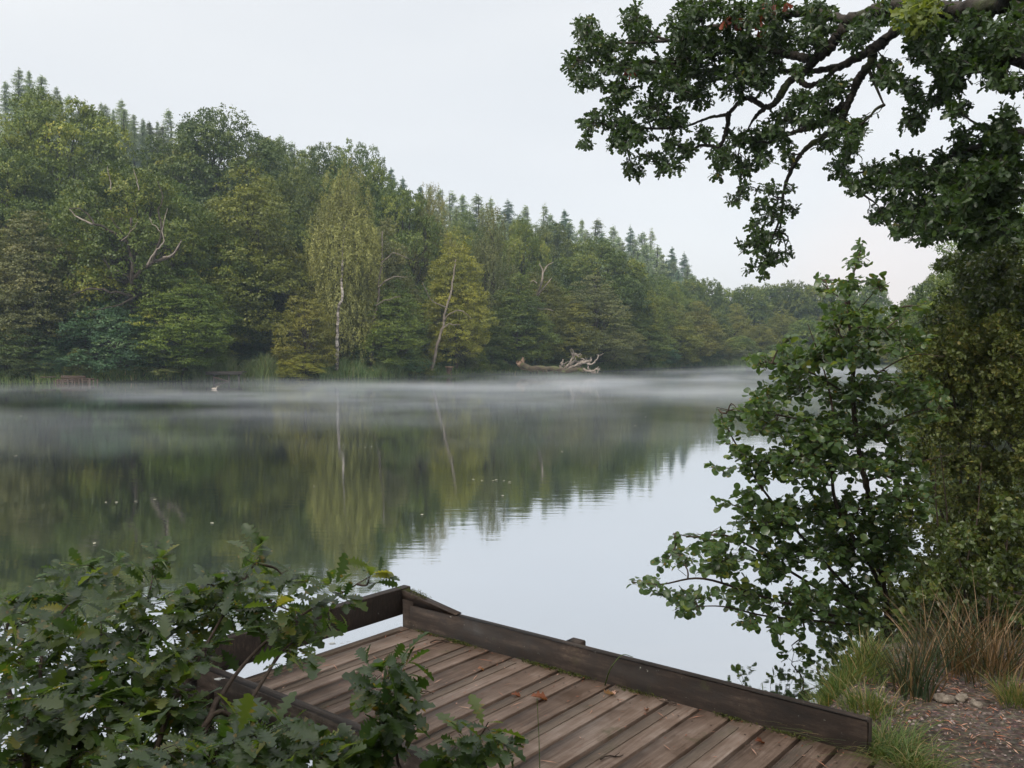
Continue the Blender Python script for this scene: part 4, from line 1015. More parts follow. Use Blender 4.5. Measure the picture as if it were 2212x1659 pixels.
# ------------------------------------------------------------------ foreground plants
def plant(root, blobs, stems, tpl, leaf, dens, Yf_, mats, seed, twig_r=.003, per=7, spread=.5, yj=.3, up=.7, rosette=4, sides=5, jitter=.3, droop=-.15, dirb=0.0, branch_r=.008, stem_name='stem', tint0=.45, maxtwig=1e9, zs=1.0):
    """stems: list of (world pts, r0, r1). blobs: (x, y, rx, ry) in photo units, Yf_(x, y) gives the distance."""
    r = np.random.default_rng(seed)
    mb = MB(); nodes = []
    for pts, r0, r1 in stems:
        P = smooth_path(pts, 6 if r0 < .03 else 10)
        rd = np.linspace(r0, r1, len(P))
        if r0 >= .03:
            P = P + r.normal(0, 1, P.shape) * (rd * .13)[:, None]; rd = rd * (1 + r.normal(0, .09, len(P)))
        mb.tube(P, rd, 10 if r0 >= .03 else 8)
        nodes.append(P[len(P) // 6:])
    nodes = np.vstack(nodes)
    twigs = []
    newn = []
    for bl in blobs:
        x, y, rx, ry = bl[:4]
        Y = Yf_(x, y) + r.normal(0, yj * .5)
        c = D(x, y, Y)
        allN = np.vstack([nodes] + newn) if newn else nodes
        w = np.linalg.norm(allN - c, axis=1)
        s = allN[np.argmin(w)]
        P = bez(s, c, 8, wob=.09, r=r)
        L_ = np.linalg.norm(c - s)
        if L_ > .05:
            mb.tube(P, np.linspace(min(branch_r, L_ * .03 + .002), twig_r, 8), sides)
            newn.append(P[2:])
        local = np.vstack([P[3:], s[None]])
        k = max(2, int(dens * rx * ry))
        th = r.random(k) * 2 * math.pi; q = np.sqrt(r.random(k))
        for i_ in range(k):
            tx = x + rx * q[i_] * math.cos(th[i_]); ty = y + ry * q[i_] * math.sin(th[i_])
            e = D(tx, ty, Y + r.normal(0, yj))
            jn = local[np.argmin(np.linalg.norm(local - e, axis=1) + r.random(len(local)) * .05)]
            if np.linalg.norm(e - jn) > maxtwig: jn = e + (jn - e) / np.linalg.norm(e - jn) * maxtwig
            tp = bez(jn, e, 6, wob=.08, r=r)
            twigs.append(tp)
    lb = MB(); pos = []; dr = []; nm = []; tn = []
    for tp in twigs:
        L_ = np.linalg.norm(tp[-1] - tp[0])
        mb.tube(tp, np.linspace(twig_r, twig_r * .45, 6), 4, cap=False)
        td = (tp[-1] - tp[0]) / (L_ + 1e-6)
        m_ = max(2, int(per * min(1.6, .5 + L_ / (leaf * 4))))
        ts = np.concatenate([r.uniform(.25, 1, m_), np.full(rosette, .99)])
        idx = ts * 5; i0 = np.minimum(idx.astype(int), 4); fr_ = (idx - i0)[:, None]
        p = tp[i0] * (1 - fr_) + tp[i0 + 1] * fr_
        k = len(ts)
        p = p + r.normal(0, leaf * .12, (k, 3))
        d_ = td * .7 * [1, 1, .6] + r.normal(0, spread, (k, 3)) * [1, 1, zs] + [dirb, 0, droop]
        pos.append(p); dr.append(d_); nm.append(r.normal(0, jitter, (k, 3)) + [0, 0, up])
        tn.append(np.clip(tint0 + r.normal(0, .1) + r.normal(0, .16, k), 0, 1))
    pos = np.vstack(pos)
    scatter(lb, tpl, pos, np.vstack(dr), np.vstack(nm), leaf * r.uniform(.55, 1.25, len(pos)), np.concatenate(tn))
    base = np.array(root.location)
    objs = []
    for m_, nm_, mat in ((mb, stem_name, mats[0]), (lb, 'leaves', mats[1])):
        m_.v = [q_ - base for q_ in m_.v]
        objs.append(m_.build(nm_, mat, root))
    return len(pos), twigs, objs

# --- the overhanging oak
def c4(x, y): return 1188 + x * .4628, y * .4628
def Yoak(x, y):
    return float(np.interp(x, [1200, 1700, 2000, 2212], [10.8, 10.0, 8.6, 7.6]))
def c4p(x, y, dy=0):
    X, Y = c4(x, y); return D(X, Y, Yoak(X, Y) + dy)
trk = np.array([6.6, 7.4]); tzk = tz(*trk)
oak = empty('overhanging_oak_tree', (trk[0], trk[1], tzk)); tag(oak, 'large oak at the right edge with gnarled limbs reaching over the lake', 'tree')
T_ = lambda z: np.array([trk[0], trk[1], z])
def pl(lst, dy=0): return [c4p(x, y, dy) for x, y in lst]
st = [
    ([T_(-.0), T_(1.5), T_(3.5) + [-.1, 0, 0], T_(5.6), T_(8.0) + [.2, 0, 0]], .42, .18),
    ([T_(4.3)] + pl([(2300, -20), (2100, 20), (1900, 45), (1650, 32), (1500, 60), (1400, 100), (1340, 170), (1300, 230), (1240, 280), (1190, 330), (1110, 390), (1060, 470), (1010, 498), (930, 460), (890, 470), (830, 530), (740, 550), (640, 590)]), .088, .012),
    ([T_(4.0)] + pl([(2260, 60), (2000, 75), (1800, 80), (1650, 120), (1560, 190), (1450, 260), (1350, 310), (1240, 330), (1130, 330), (960, 340), (840, 360), (700, 390)], .4), .078, .012),
    (pl([(1560, 190), (1510, 230), (1500, 290), (1440, 370), (1410, 440), (1370, 540), (1320, 610), (1210, 680), (1150, 750), (1110, 830), (1090, 900), (1085, 980), (1075, 1060)]) , .055, .010),
    (pl([(1085, 960), (1070, 1030), (1040, 1110), (1020, 1190), (1000, 1260)]), .016, .006),
    (pl([(1240, 280), (1170, 265), (1080, 250), (900, 220), (700, 270), (540, 290), (440, 290), (340, 320), (200, 290), (120, 280)]), .05, .008),
    (pl([(835, 525), (825, 600), (790, 680), (700, 680), (620, 740), (520, 790)]), .03, .008),
    (pl([(1010, 498), (960, 545), (925, 600)]), .03, .008),
    (pl([(1375, 490), (1310, 530), (1230, 590), (1130, 620), (1040, 660), (900, 660)]), .045, .01),
    (pl([(1160, 365), (1200, 400), (1270, 380), (1340, 318)]), .035, .025),
    (pl([(1400, 100), (1250, 60), (1100, 70), (900, 100), (700, 140), (560, 190), (430, 120), (400, 60)]), .05, .008),
    (pl([(560, 190), (330, 200), (230, 170), (170, 110)]), .02, .006),
    (pl([(640, 590), (500, 600), (330, 590), (200, 570)]), .02, .006),
    (pl([(1490, 330), (1520, 400), (1550, 470), (1560, 490)]), .02, .005),
    (pl([(1520, 300), (1640, 370), (1700, 450), (1710, 560)]), .025, .006),
    ([T_(3.4)] + pl([(2260, 300), (2100, 300), (1950, 330), (1850, 400), (1800, 460)]), .09, .01),
    ([T_(2.9)] + pl([(2260, 900), (2100, 850), (1950, 880), (1750, 830), (1550, 800), (1400, 810)], .5), .07, .008),
    ([T_(2.6)] + pl([(2250, 1060), (2000, 1000), (1800, 1010), (1620, 1010)], .8), .06, .008),
    ([T_(3.2)] + pl([(2260, 640), (2100, 650), (1950, 700), (1850, 740)]), .05, .008),
]
ob = [(170,150,60,75),(250,230,100,60),(130,300,60,55),(170,380,80,45),(400,90,60,70),(430,180,75,55),(330,300,100,55),(450,330,100,60),(330,430,90,45),(290,490,40,25),
(620,150,90,90),(600,280,95,70),(560,400,100,60),(700,40,110,70),(760,200,100,80),(720,330,90,60),(680,450,90,50),(480,500,80,50),(580,560,80,50),(330,570,70,40),(205,570,70,45),(170,665,35,25),(310,660,70,55),(420,620,70,45),(390,790,45,50),(470,730,70,30),(560,780,60,40),(620,690,60,30),(720,620,50,35),(560,660,45,35),
(880,80,100,80),(900,220,100,80),(870,340,95,60),(860,430,50,35),(1050,60,100,80),(1080,180,100,70),(1000,300,95,60),(990,400,60,40),(1150,340,50,30),(1250,80,95,80),(1230,190,70,50),(1450,120,80,50),(1420,210,50,35),(1560,50,80,50),(1310,400,70,50),(1180,470,60,50),(1280,480,50,45),(1100,540,60,40),(1200,560,60,40),(1320,560,70,40),(1400,610,60,50),(1390,700,50,40),(1370,760,45,18),(1300,670,55,35),(1050,600,75,50),(960,650,80,50),(880,630,50,35),(820,730,80,50),(890,780,60,40),(1000,740,50,35),(1110,690,40,25),(1110,755,35,18),(790,810,30,18),(900,880,28,35),(860,940,30,20),(960,880,14,10),
(1115,870,18,22),(1020,890,35,25),(1000,960,45,35),(1130,970,28,30),(1050,1010,50,25),(960,1060,40,35),(1060,1080,35,22),(980,1130,65,42),(1080,1120,22,15),(910,1150,24,24),(1010,1200,42,35),(1120,1190,24,20),(1060,1200,32,20),(950,1250,30,18),(1000,1280,14,16),
(1560,300,50,40),(1600,370,60,40),(1680,420,45,50),(1700,545,60,40),(1680,590,35,15),(1740,480,35,35),(1530,380,22,30),
(1700,80,90,70),(1750,180,85,60),(1850,100,100,80),(1700,240,60,40),(1800,290,80,55),(1860,380,95,50),(1800,450,70,35),(1900,500,45,35),(1950,280,100,60),(2000,140,90,70),(2060,250,90,70),(2090,370,80,45),(2160,150,80,110),(2180,390,40,35),
(2140,540,40,35),(2050,600,50,40),(1920,660,55,40),(2120,650,90,55),(1990,720,95,50),(1850,745,70,35),(1660,760,90,35),(1500,780,80,28),(1350,815,65,24),(1440,870,55,35),(1550,850,80,40),(1650,850,80,50),(1760,850,80,55),(1880,830,100,55),(2050,800,110,70),(2150,750,70,90),(1550,1010,60,30),(1640,960,90,38),(1750,960,100,50),(1880,950,100,60),(2000,960,100,60),(1700,1040,95,45),(1640,1080,45,28),(1800,1060,100,45),(1760,1110,50,18),(1930,1060,100,50),(2100,900,100,80),(2110,1050,100,75),(2000,1110,90,50)]
obD = [(*c4(x, y), rx * .4628, ry * .4628) for x, y, rx, ry in ob]
nlv, tw, _o = plant(oak, obD, st, OAK_LO, .078, .033, Yoak, (M['bark_near'], M['oak_near']), 3, twig_r=.005, per=6, spread=.75, yj=.45, rosette=5, branch_r=.02, stem_name='trunk', jitter=.5, maxtwig=.5)
print('oak leaves', nlv)
mb = MB(); r = np.random.default_rng(4); P = []
for (x, y, k, s) in ((820, 90, 14, 20), (875, 95, 16, 20), (1000, 30, 26, 28), (980, 115, 14, 22), (1050, 20, 10, 12), (1095, 12, 6, 10), (370, 320, 14, 18)):
    for _ in range(k): P.append(c4p(x + r.normal(0, s * .5), y + r.normal(0, s * .5), -.45 + r.normal(0, .1)))
P = np.array(P); n = len(P)
scatter(mb, OAK_LO, P, r.normal(0, .5, (n, 3)) + [0, 0, -1], r.normal(0, 1, (n, 3)), .09, r.random(n))
mb.v = [q_ - np.array(oak.location) for q_ in mb.v]; o = mb.build('dead_leaves', M['red'], oak); o['label'] = 'clusters of dead rusty red leaves'
# yellow-green spray near the limb
mb = MB(); P = []
for (x, y, k, s) in ((1700, 60, 170, 50), (1760, 30, 130, 55), (1690, 110, 70, 35)):
    for _ in range(k): P.append(c4p(x + r.normal(0, s * .6), y + r.normal(0, s * .6), -1.0 + r.normal(0, .15)))
P = np.array(P); n = len(P)
M['oak_fresh'] = leaf_mat('fresh_oak_leaves', [(0, (.06, .09, .015)), (1, (.15, .18, .03))], transl=.4, tgain=1.8, val=0, hue=0)
scatter(mb, OAK_LO, P, r.normal(0, 1, (n, 3)) + [-.3, 0, -.3], r.normal(0, .5, (n, 3)) + [0, -.2, .8], .095, r.random(n))
mb.v = [q_ - np.array(oak.location) for q_ in mb.v]; o = mb.build('fresh_spray', M['oak_fresh'], oak); o['label'] = 'fresh yellow-green leaf spray by the thickest limb'

# --- the alder sapling
def Yald(x, y): return float(np.interp(x, [1350, 1600, 1850, 2050], [5.7, 6.1, 6.5, 6.4])) + .0
ab_ = DZ(1918, 1330, .1)
ald = empty('alder_sapling', tuple(ab_)); tag(ald, 'tall young alder with round leaves leaning over the water right of the platform', 'sapling')
yb = ab_[1]
def dp(lst, Y0=None): return [D(x, y, (Yald(x, y) if Y0 is None else Y0)) for x, y in lst]
st = [([D(1924, 1372, yb)] + [D(1918, 1330, yb), D(1905, 1250, yb - .1), D(1890, 1150, yb - .2)] + dp([(1870, 1040), (1853, 960), (1843, 867), (1843, 799), (1840, 748), (1834, 689), (1836, 626), (1850, 570), (1866, 520)], 6.5), .03, .003),
      ([D(1918, 1340, yb), D(1890, 1240, yb - .3)] + dp([(1810, 1100), (1798, 1000), (1800, 900), (1780, 800), (1745, 700)], 6.3), .018, .003),
      ([D(1915, 1350, yb), D(1850, 1290, yb - .3), *dp([(1750, 1180), (1650, 1060), (1590, 960), (1550, 885)])], .016, .003),
      ([D(1915, 1350, yb), D(1830, 1310, yb - .4), *dp([(1700, 1230), (1580, 1160), (1500, 1160), (1455, 1152)])], .014, .003),
      ([D(1915, 1355, yb), D(1800, 1330, yb - .5), *dp([(1650, 1290), (1520, 1250), (1430, 1262), (1365, 1258)])], .014, .003),
      ([D(1915, 1355, yb), D(1850, 1350, yb - .4), *dp([(1750, 1340), (1650, 1330), (1560, 1310), (1480, 1312)])], .012, .003),
      (dp([(1845, 860), (1740, 800), (1640, 780), (1615, 768)]), .008, .002), (dp([(1850, 940), (1700, 900), (1600, 890), (1548, 880)]), .008, .002),
      (dp([(1862, 1010), (1720, 990), (1610, 1010), (1532, 1010)]), .008, .002), (dp([(1880, 1100), (1740, 1100), (1620, 1100), (1558, 1080)]), .008, .002),
      (dp([(1836, 660), (1790, 625), (1765, 600)]), .005, .002), (dp([(1838, 690), (1890, 630), (1922, 610)]), .005, .002), (dp([(1843, 770), (1940, 690), (1990, 665)]), .006, .002),
      (dp([(1845, 840), (1960, 770), (2040, 770)]), .007, .002), (dp([(1853, 950), (1980, 890), (2060, 880)]), .008, .002), (dp([(1870, 1040), (1980, 1000), (2060, 980)]), .008, .002)]
al = [(1862,530,10,14),(1852,568,28,18),(1845,610,32,22),(1792,622,32,18),(1885,600,24,14),(1768,603,10,8),(1830,660,50,28),(1905,625,24,18),(1800,700,50,28),(1880,700,50,32),(1940,670,35,20),(1990,660,20,14),(1850,760,75,38),(1950,750,50,32),(1780,770,50,32),(1698,735,16,16),(1690,790,60,32),(1640,785,26,18),(1730,840,85,42),(1840,840,80,42),(1940,830,80,42),(1650,850,38,22),(1595,888,45,15),(1680,910,70,32),(1780,920,90,42),(1900,920,90,42),(2000,880,55,42),(1565,915,22,14),(1620,990,60,30),(1555,1008,25,12),(1720,1000,90,42),(1830,1010,90,42),(1940,1010,85,42),(1620,1070,50,28),(1560,1088,15,14),(1720,1090,90,42),(1840,1100,100,50),(1950,1100,75,50),(1640,1150,70,30),(1540,1170,60,20),(1458,1155,12,12),(1470,1200,42,18),(1570,1220,80,30),(1700,1190,100,50),(1830,1190,100,52),(1930,1180,65,52),(1415,1265,35,16),(1500,1280,60,28),(1600,1280,70,32),(1720,1280,90,42),(1840,1280,80,52),(1480,1312,22,14),(1620,1340,42,22),(1700,1365,50,30),(1790,1355,62,38),(1860,1350,50,35),(1720,1405,32,14),(1375,1256,14,10),(1440,1215,22,12)]
rj = np.random.default_rng(91)
al = [((x + rj.uniform(-10, 10), y + rj.uniform(-18, 18), rx * rj.uniform(.85, 1.08), ry * rj.uniform(.85, 1.35)) if rx > 45 else (x, y, rx, ry)) for x, y, rx, ry in al]
al += [(x_, y_, 34, 30) for x_, y_ in ((1660, 880), (1700, 960), (1640, 1030), (1690, 1130), (1760, 1050), (1660, 1250), (1800, 1140))]
al += [(1580, 940, 22, 16), (1604, 978, 22, 14), (1560, 900, 12, 10)]
nlv, tw, _o = plant(ald, al, st, ALD, .051, .0138, Yald, (M['twig'], M['ald_near']), 6, twig_r=.0022, per=4, spread=.65, yj=.28, rosette=2, jitter=.5, up=.8, tint0=.47, maxtwig=.36, droop=-.05, zs=.75)
print('alder leaves', nlv)

# --- oak saplings lower left
def Ysap(x, y):
    return float(np.interp(y, [1180, 1350, 1500, 1659], [3.75, 3.35, 2.95, 2.65])) + (0 if x < 760 else -.0)
sb_ = np.array([-1.15, 1.55]); sz = tz(*sb_)
sap = empty('oak_sapling', (sb_[0], sb_[1], sz)); tag(sap, 'dense young oak with lobed leaves screening the water at the lower left', 'sapling')
Sb = np.array([sb_[0], sb_[1], sz - .05])
def sp(lst): return [D(x, y, Ysap(x, y)) for x, y in lst]
st = [([Sb] + sp([(420, 1640), (480, 1500), (560, 1400), (650, 1330), (740, 1280), (800, 1245)]), .011, .002),
      ([Sb] + sp([(330, 1640), (400, 1480), (470, 1350), (530, 1250), (562, 1195)]), .010, .002),
      ([Sb] + sp([(250, 1640), (260, 1500), (300, 1360), (325, 1270), (335, 1205)]), .010, .002),
      ([Sb] + sp([(150, 1640), (90, 1500), (100, 1380), (160, 1290), (215, 1222)]), .010, .002),
      ([Sb] + sp([(60, 1640), (20, 1500), (10, 1380), (40, 1290)]), .016, .003),
      ([Sb] + sp([(450, 1655), (560, 1600), (660, 1610), (720, 1640)]), .012, .003),
      ([Sb] + sp([(400, 1650), (520, 1540), (600, 1420), (640, 1380)]), .012, .003)]
sl = [(40,1300,45,24),(60,1345,70,32),(175,1245,55,22),(150,1300,50,30),(250,1232,42,22),(335,1225,22,28),(330,1285,60,30),(430,1270,42,25),(562,1205,30,26),(540,1260,70,30),(640,1260,42,30),(715,1260,35,22),(795,1252,28,18),(450,1325,80,36),(600,1310,80,32),(710,1312,42,24),(200,1375,100,42),(340,1365,90,42),(600,1370,48,28),(640,1400,30,30),(60,1430,75,50),(180,1460,90,50),(320,1440,90,42),(440,1410,42,32),(60,1540,85,60),(200,1560,100,60),(340,1540,100,52),(455,1575,80,42),(560,1595,80,42),(640,1625,70,38),(100,1630,110,45),(300,1640,110,38),(480,1640,90,35),(700,1645,60,25),(20,1640,60,40),(600,1650,80,20)]
nlv, tw, _o = plant(sap, sl, st, OAK_HI, .100, .0045, Ysap, (M['twig'], M['sap']), 9, twig_r=.0018, per=3, spread=.7, yj=.13, rosette=4, jitter=.38, up=.9, droop=0.0, branch_r=.006, tint0=.5, maxtwig=.22, dirb=.1, zs=.5)
print('sapling leaves', nlv)
# two sprigs in front of the boards
for k, (stp, bls, lab) in enumerate((
    ([(865, 1720), (858, 1640), (850, 1560), (838, 1480), (845, 1425)], [(845,1440,24,18),(815,1460,16,10),(870,1445,14,10),(828,1500,38,20),(865,1500,20,14),(852,1548,38,20),(820,1560,20,12),(835,1605,48,26),(775,1625,40,26),(730,1640,30,20)], 'upright oak sprig with blue-green leaves standing before the boards'),
    ([(1010, 1740), (1000, 1680), (1005, 1620), (1040, 1585), (1055, 1560)], [(1050,1572,18,18),(1000,1590,22,20),(1060,1612,34,18),(1010,1630,30,20),(960,1645,42,20),(1050,1650,30,14)], 'small oak sprig at the picture bottom right of the upright sprig'))):
    Yk = 2.75
    b0 = D(*stp[0], Yk)
    g_ = tz(b0[0], b0[1])
    rt = empty('oak_sprig', tuple(b0)); tag(rt, lab, 'sapling')
    low_ = np.array([b0[0] - .05, b0[1] - .9, .35])
    low_[2] = tz(low_[0], low_[1]) - .02
    rt.location = tuple(low_)
    st = [([low_, (low_ + b0) / 2 + [0, .05, .05]] + [D(x, y, Yk) for x, y in stp], .008, .002)]
    plant(rt, bls, st, OAK_HI, .095, .008, lambda x, y: Yk, (M['twig'], M['sap']), 20 + k, twig_r=.0015, per=3, spread=.65, yj=.06, rosette=3, jitter=.4, up=.9, branch_r=.004, maxtwig=.15)

# --- right-hand thickets
def Yivy(x, y): return float(np.interp(x, [1950, 2250], [11.5, 9.5]))
ib = np.array([6.6, 10.8]); ivy = empty('ivy_thicket', (ib[0], ib[1], tz(*ib))); tag(ivy, 'dark ivy-clad thicket with small glossy leaves under the overhanging oak', 'thicket')
Ib = np.array([*ib, tz(*ib)])
st = [([Ib, Ib + [.1, 0, 1.5], D(2190, 800, 10.5), D(2180, 700, 10.3), D(2150, 620, 10.3)], .09, .02), ([Ib, D(2150, 900, 10.8), D(2080, 750, 10.8), D(2050, 650, 11)], .05, .01), ([Ib, D(2120, 950, 10.8), D(2020, 850, 11), D(1980, 800, 11)], .04, .01)]
rb2 = np.random.default_rng(14)
iv = [(2060,570,35,14),(2090,560,40,25),(2040,568,25,10),(2100,610,50,35),(2060,640,45,30),(2160,600,70,50),(2020,690,35,25),(2060,720,60,40),(2140,690,80,50),(2200,640,60,60),(1990,740,35,28),(2040,790,65,45),(2130,780,80,50),(2200,740,60,60),(1980,810,45,35),(2060,860,75,45),(2160,860,80,50),(2220,820,50,60),(2180,540,50,30),(2130,560,40,24),(2140,640,70,40),(2090,680,60,40),(2180,720,70,50)]
nlv, tw, _o = plant(ivy, iv, st, OVAL, .05, .048, Yivy, (M['bark_near'], M['ivy']), 31, twig_r=.004, per=9, spread=.8, yj=.55, rosette=3, jitter=.7, up=.6, branch_r=.015, maxtwig=.45, stem_name='trunk', tint0=.4)
print('ivy', nlv)
def haw(name, base, stems, bl, Yf2, lab, seed, leaf=.034, dens=.05, mat='haw'):
    rt = empty(name, (base[0], base[1], base[2])); tag(rt, lab, 'shrub')
    n_, _, _ = plant(rt, bl, stems, OVAL, leaf, dens, Yf2, (M['twig'], M[mat]), seed, twig_r=.002, per=10, spread=.9, yj=.35, rosette=2, jitter=.8, up=.5, branch_r=.006, maxtwig=.3, tint0=.48, stem_name='stems')
    print(name, n_)
hb = np.array([4.75, 8.6, tz(4.75, 8.6)])
Yh = lambda x, y: float(np.interp(x, [1880, 2212], [8.6, 7.6]))
st = [([hb, D(2080, 1150, 8.4), D(2075, 1000, 8.3), D(2060, 860, 8.2), D(2040, 780, 8.2)], .02, .004), ([hb, D(2100, 1150, 8.3), D(2130, 980, 8.1), D(2160, 850, 8)], .018, .004),
      ([hb, D(2055, 1150, 8.5), D(2010, 1020, 8.5), D(1975, 900, 8.5), D(1930, 860, 8.6)], .018, .003), ([hb, D(2060, 1200, 8.5), D(1990, 1130, 8.6), D(1940, 1050, 8.7)], .014, .003),
      ([hb, D(2140, 1150, 8.1), D(2190, 1000, 7.9), D(2212, 880, 7.8)], .016, .004), ([hb, D(2085, 1150, 8.4), D(2095, 1000, 8.2), D(2100, 850, 8.1)], .016, .004)]
hl = [(1985,790,45,30),(2050,770,60,35),(2120,770,60,40),(2190,770,50,45),(2020,730,40,25),(2090,720,50,30),(1955,820,26,18),(2160,710,50,40),(2060,670,35,22),(1925,860,30,18),(1985,850,50,30),(2050,830,60,40),(2130,830,70,45),(2195,840,40,50),(1990,910,50,30),(2060,920,70,40),(2150,920,75,45),(1990,980,45,28),(2060,1000,70,40),(2150,1010,75,45),(2000,1060,40,30),(2070,1080,60,40),(2160,1100,70,50),(1960,1120,36,30),(2030,1150,50,40),(2110,1170,60,45),(2190,1180,50,50),(1930,1200,30,35),(2000,1220,50,35),(2080,1240,60,40),(2160,1260,60,45),(1900,1250,24,26),(2220,1000,30,60),(1960,1270,45,30),(2040,1310,50,30),(2130,1330,60,30)]
haw('hawthorn_shrub', hb, st, hl, Yh, 'fine-leaved hawthorn with thin upright stems between alder and right edge', 41, dens=.042)
hb2 = np.array([4.2, 7.3, tz(4.2, 7.3)])
Y2 = lambda x, y: 7.4
st = [([hb2, D(2050, 1250, 7.4), D(2025, 1120, 7.4), D(2020, 1000, 7.4)], .014, .003), ([hb2, D(2060, 1260, 7.4), D(2045, 1100, 7.3), D(2030, 960, 7.2)], .012, .003), ([hb2, D(2090, 1250, 7.3), D(2110, 1130, 7.2), D(2120, 1000, 7.2)], .012, .003)]
hl2 = [(1960,1290,50,30),(2020,1240,50,36),(2080,1290,60,40),(2150,1230,60,45),(2000,1330,50,25),(2190,1290,40,50),(1930,1330,40,20),(2060,1170,40,40),(1960,1180,30,30)]
haw('bramble_shrub', hb2, st, hl2, Y2, 'dark bramble tangle at the foot of the hawthorn stems', 42, leaf=.045, dens=.03, mat='ivy')

hb3 = np.array([3.55, 5.6, tz(3.55, 5.6)])
st = [([hb3, D(2110, 1330, 5.7), D(2080, 1240, 5.8), D(2060, 1160, 5.9)], .012, .003), ([hb3, D(2150, 1320, 5.6), D(2170, 1220, 5.6), D(2180, 1120, 5.7)], .012, .003), ([hb3, D(2060, 1360, 5.8), D(2010, 1310, 6.0), D(1970, 1270, 6.2)], .010, .003)]
hl3 = [(2070,1160,40,40),(2180,1120,40,50),(2050,1240,50,36),(2120,1260,50,36),(2190,1230,40,46),(2000,1300,45,26),(2080,1320,50,26),(2160,1330,50,28),(1960,1330,30,20),(2210,1320,26,36)]
haw('briar_shrub', hb3, st, hl3, lambda x, y: 5.8, 'shaded briar bush between the hawthorn stems and the rush tussocks', 43, leaf=.036, dens=.028, mat='ivy')
# --- rushes and grass tufts
def tuft(name, X, Y, n, rad, h0, h1, lean, label, mat, seed, cat='grass', t0=.5, w=.006, droop=.25, dirb=(0, 0)):
    r = np.random.default_rng(seed)
    z = tz(X, Y)
    a = r.random(n) * 2 * math.pi; q = rad * r.random(n) ** .75 * (1 + .35 * np.sin(3 * a + seed))
    bx = q * np.cos(a); by = q * np.sin(a)
    bz = terrain(np.stack([X + bx, Y + by], 1)) - z - .01
    h = r.uniform(h0, h1, n)
    ln = np.stack([np.cos(a), np.sin(a)], 1) * (q / rad)[:, None] * lean + r.normal(0, lean * .55, (n, 2)) + np.array(dirb)
    mb = MB(); blades(mb, np.stack([bx, by, bz], 1), h, ln, r.uniform(.5, 1.3, n) * w, np.clip(r.normal(t0 + .06, .33, n), 0, 1), r, droop=droop)
    o = mb.build(name, M[mat]); o.location = (X, Y, z); tag(o, label, cat)
def gp(px, py, z=.6): 
    p = at_z(px, py, z); return p[0], p[1]
x, y = gp(914, 694); tuft('rush_tussock', x, y, 170, .11, .18, .48, .45, 'tall grey-green rush tussock on the bank behind the gravel', 'rush', 1, t0=.42, droop=.1)
x, y = gp(990, 672); tuft('rush_tussock', x, y, 300, .2, .2, .52, .6, 'large rusty brown rush tussock at the right edge', 'rush', 2, t0=.68, droop=.12)
x, y = gp(950, 668); tuft('rush_tussock', x, y, 190, .18, .16, .46, .6, 'mixed green and brown rush tussock between the other two', 'rush', 3, t0=.6, droop=.12)
x, y = gp(838, 690, .5); tuft('grass_tuft', x, y, 1200, .20, .06, .21, .8, 'bright green grass tuft at the water edge behind the kick rail', 'grass', 4, w=.005, t0=.45)
x, y = gp(862, 684, .5); tuft('grass_tuft', x, y, 500, .12, .10, .26, .5, 'small yellowing grass tuft beside the bright green tuft', 'grass', 5, w=.005, t0=.55)
x, y = gp(884, 748, .62); tuft('grass_tuft', x, y, 1000, .14, .08, .22, .95, 'arching grass tuft growing at the end of the kick rail', 'grass', 6, w=.005, t0=.45, droop=.55)
x, y = gp(912, 768, .62); tuft('grass_tuft', x, y, 500, .10, .10, .24, .8, 'arching grass tuft on the gravel at the picture bottom', 'grass', 7, w=.005, t0=.5, droop=.55)
x, y = gp(868, 712, .6); tuft('grass_tuft', x, y, 420, .13, .06, .18, .7, 'thin grass tuft between kick rail and gravel', 'grass', 8, w=.004, t0=.5)
x, y = gp(1018, 700, .6); tuft('grass_tuft', x, y, 350, .10, .06, .20, .7, 'thin grass tuft at the right edge of the gravel', 'grass', 9, w=.004, t0=.6)
x, y = gp(770, 672, .35); tuft('grass_tuft', x, y, 120, .2, .1, .25, .5, 'sparse grass blades leaning over the water behind the kick rail', 'grass', 10, w=.004, t0=.5)
# rough bank grass (stuff)
r = np.random.default_rng(55); n = 20000
X = r.uniform(1.0, 8, n); Y = r.uniform(2.8, 12, n); d = sdist(np.stack([X, Y], 1))
gz = r.random(n)
gravel = (Y < 4.25 + .1 * np.sin(X * 9)) & (d > .45)
keep = (d > .02) & ~(gravel & (gz > .02))
X, Y = X[keep], Y[keep]; n = len(X)
mb = MB(); blades(mb, np.stack([X, Y, terrain(np.stack([X, Y], 1)) - .01], 1), r.uniform(.04, .16, n) * np.where(Y < 4.25, .4, 1), r.normal(0, .4, (n, 2)), r.uniform(.003, .007, n), np.clip(r.normal(.6, .25, n), 0, 1), r, droop=.3)
M['dullgrass'] = leaf_mat('dull_bank_grass', [(0, (.02, .03, .010)), (.6, (.04, .048, .016)), (1, (.12, .09, .04))], val=0, hue=0)
tag(mb.build('grass', M['dullgrass']), 'rough mixed grass on the near bank', 'grass', kind='stuff')
r = np.random.default_rng(58); n = 26000
X = r.uniform(2.2, 10, n); Y = r.uniform(5.4, 15, n); d = sdist(np.stack([X, Y], 1)); ok = (d > .1) & (Y - 4.4 > .0 * X); X, Y = X[ok], Y[ok]; n = len(X)
z = terrain(np.stack([X, Y], 1)) + r.random(n) ** 1.5 * (.28 + .16 * np.sin(X * 2.1) * np.cos(Y * 1.7)) 
mb = MB(); scatter(mb, OVAL, np.stack([X, Y, z], 1), r.normal(0, 1, (n, 3)), r.normal(0, .5, (n, 3)) + [0, -.2, .9], r.uniform(.03, .075, n), np.clip(r.normal(.4, .2, n), 0, 1))
tag(mb.build('undergrowth', M['ivy'], smooth=False), 'low dark leafy undergrowth on the near bank under the shrubs', 'undergrowth', kind='stuff')
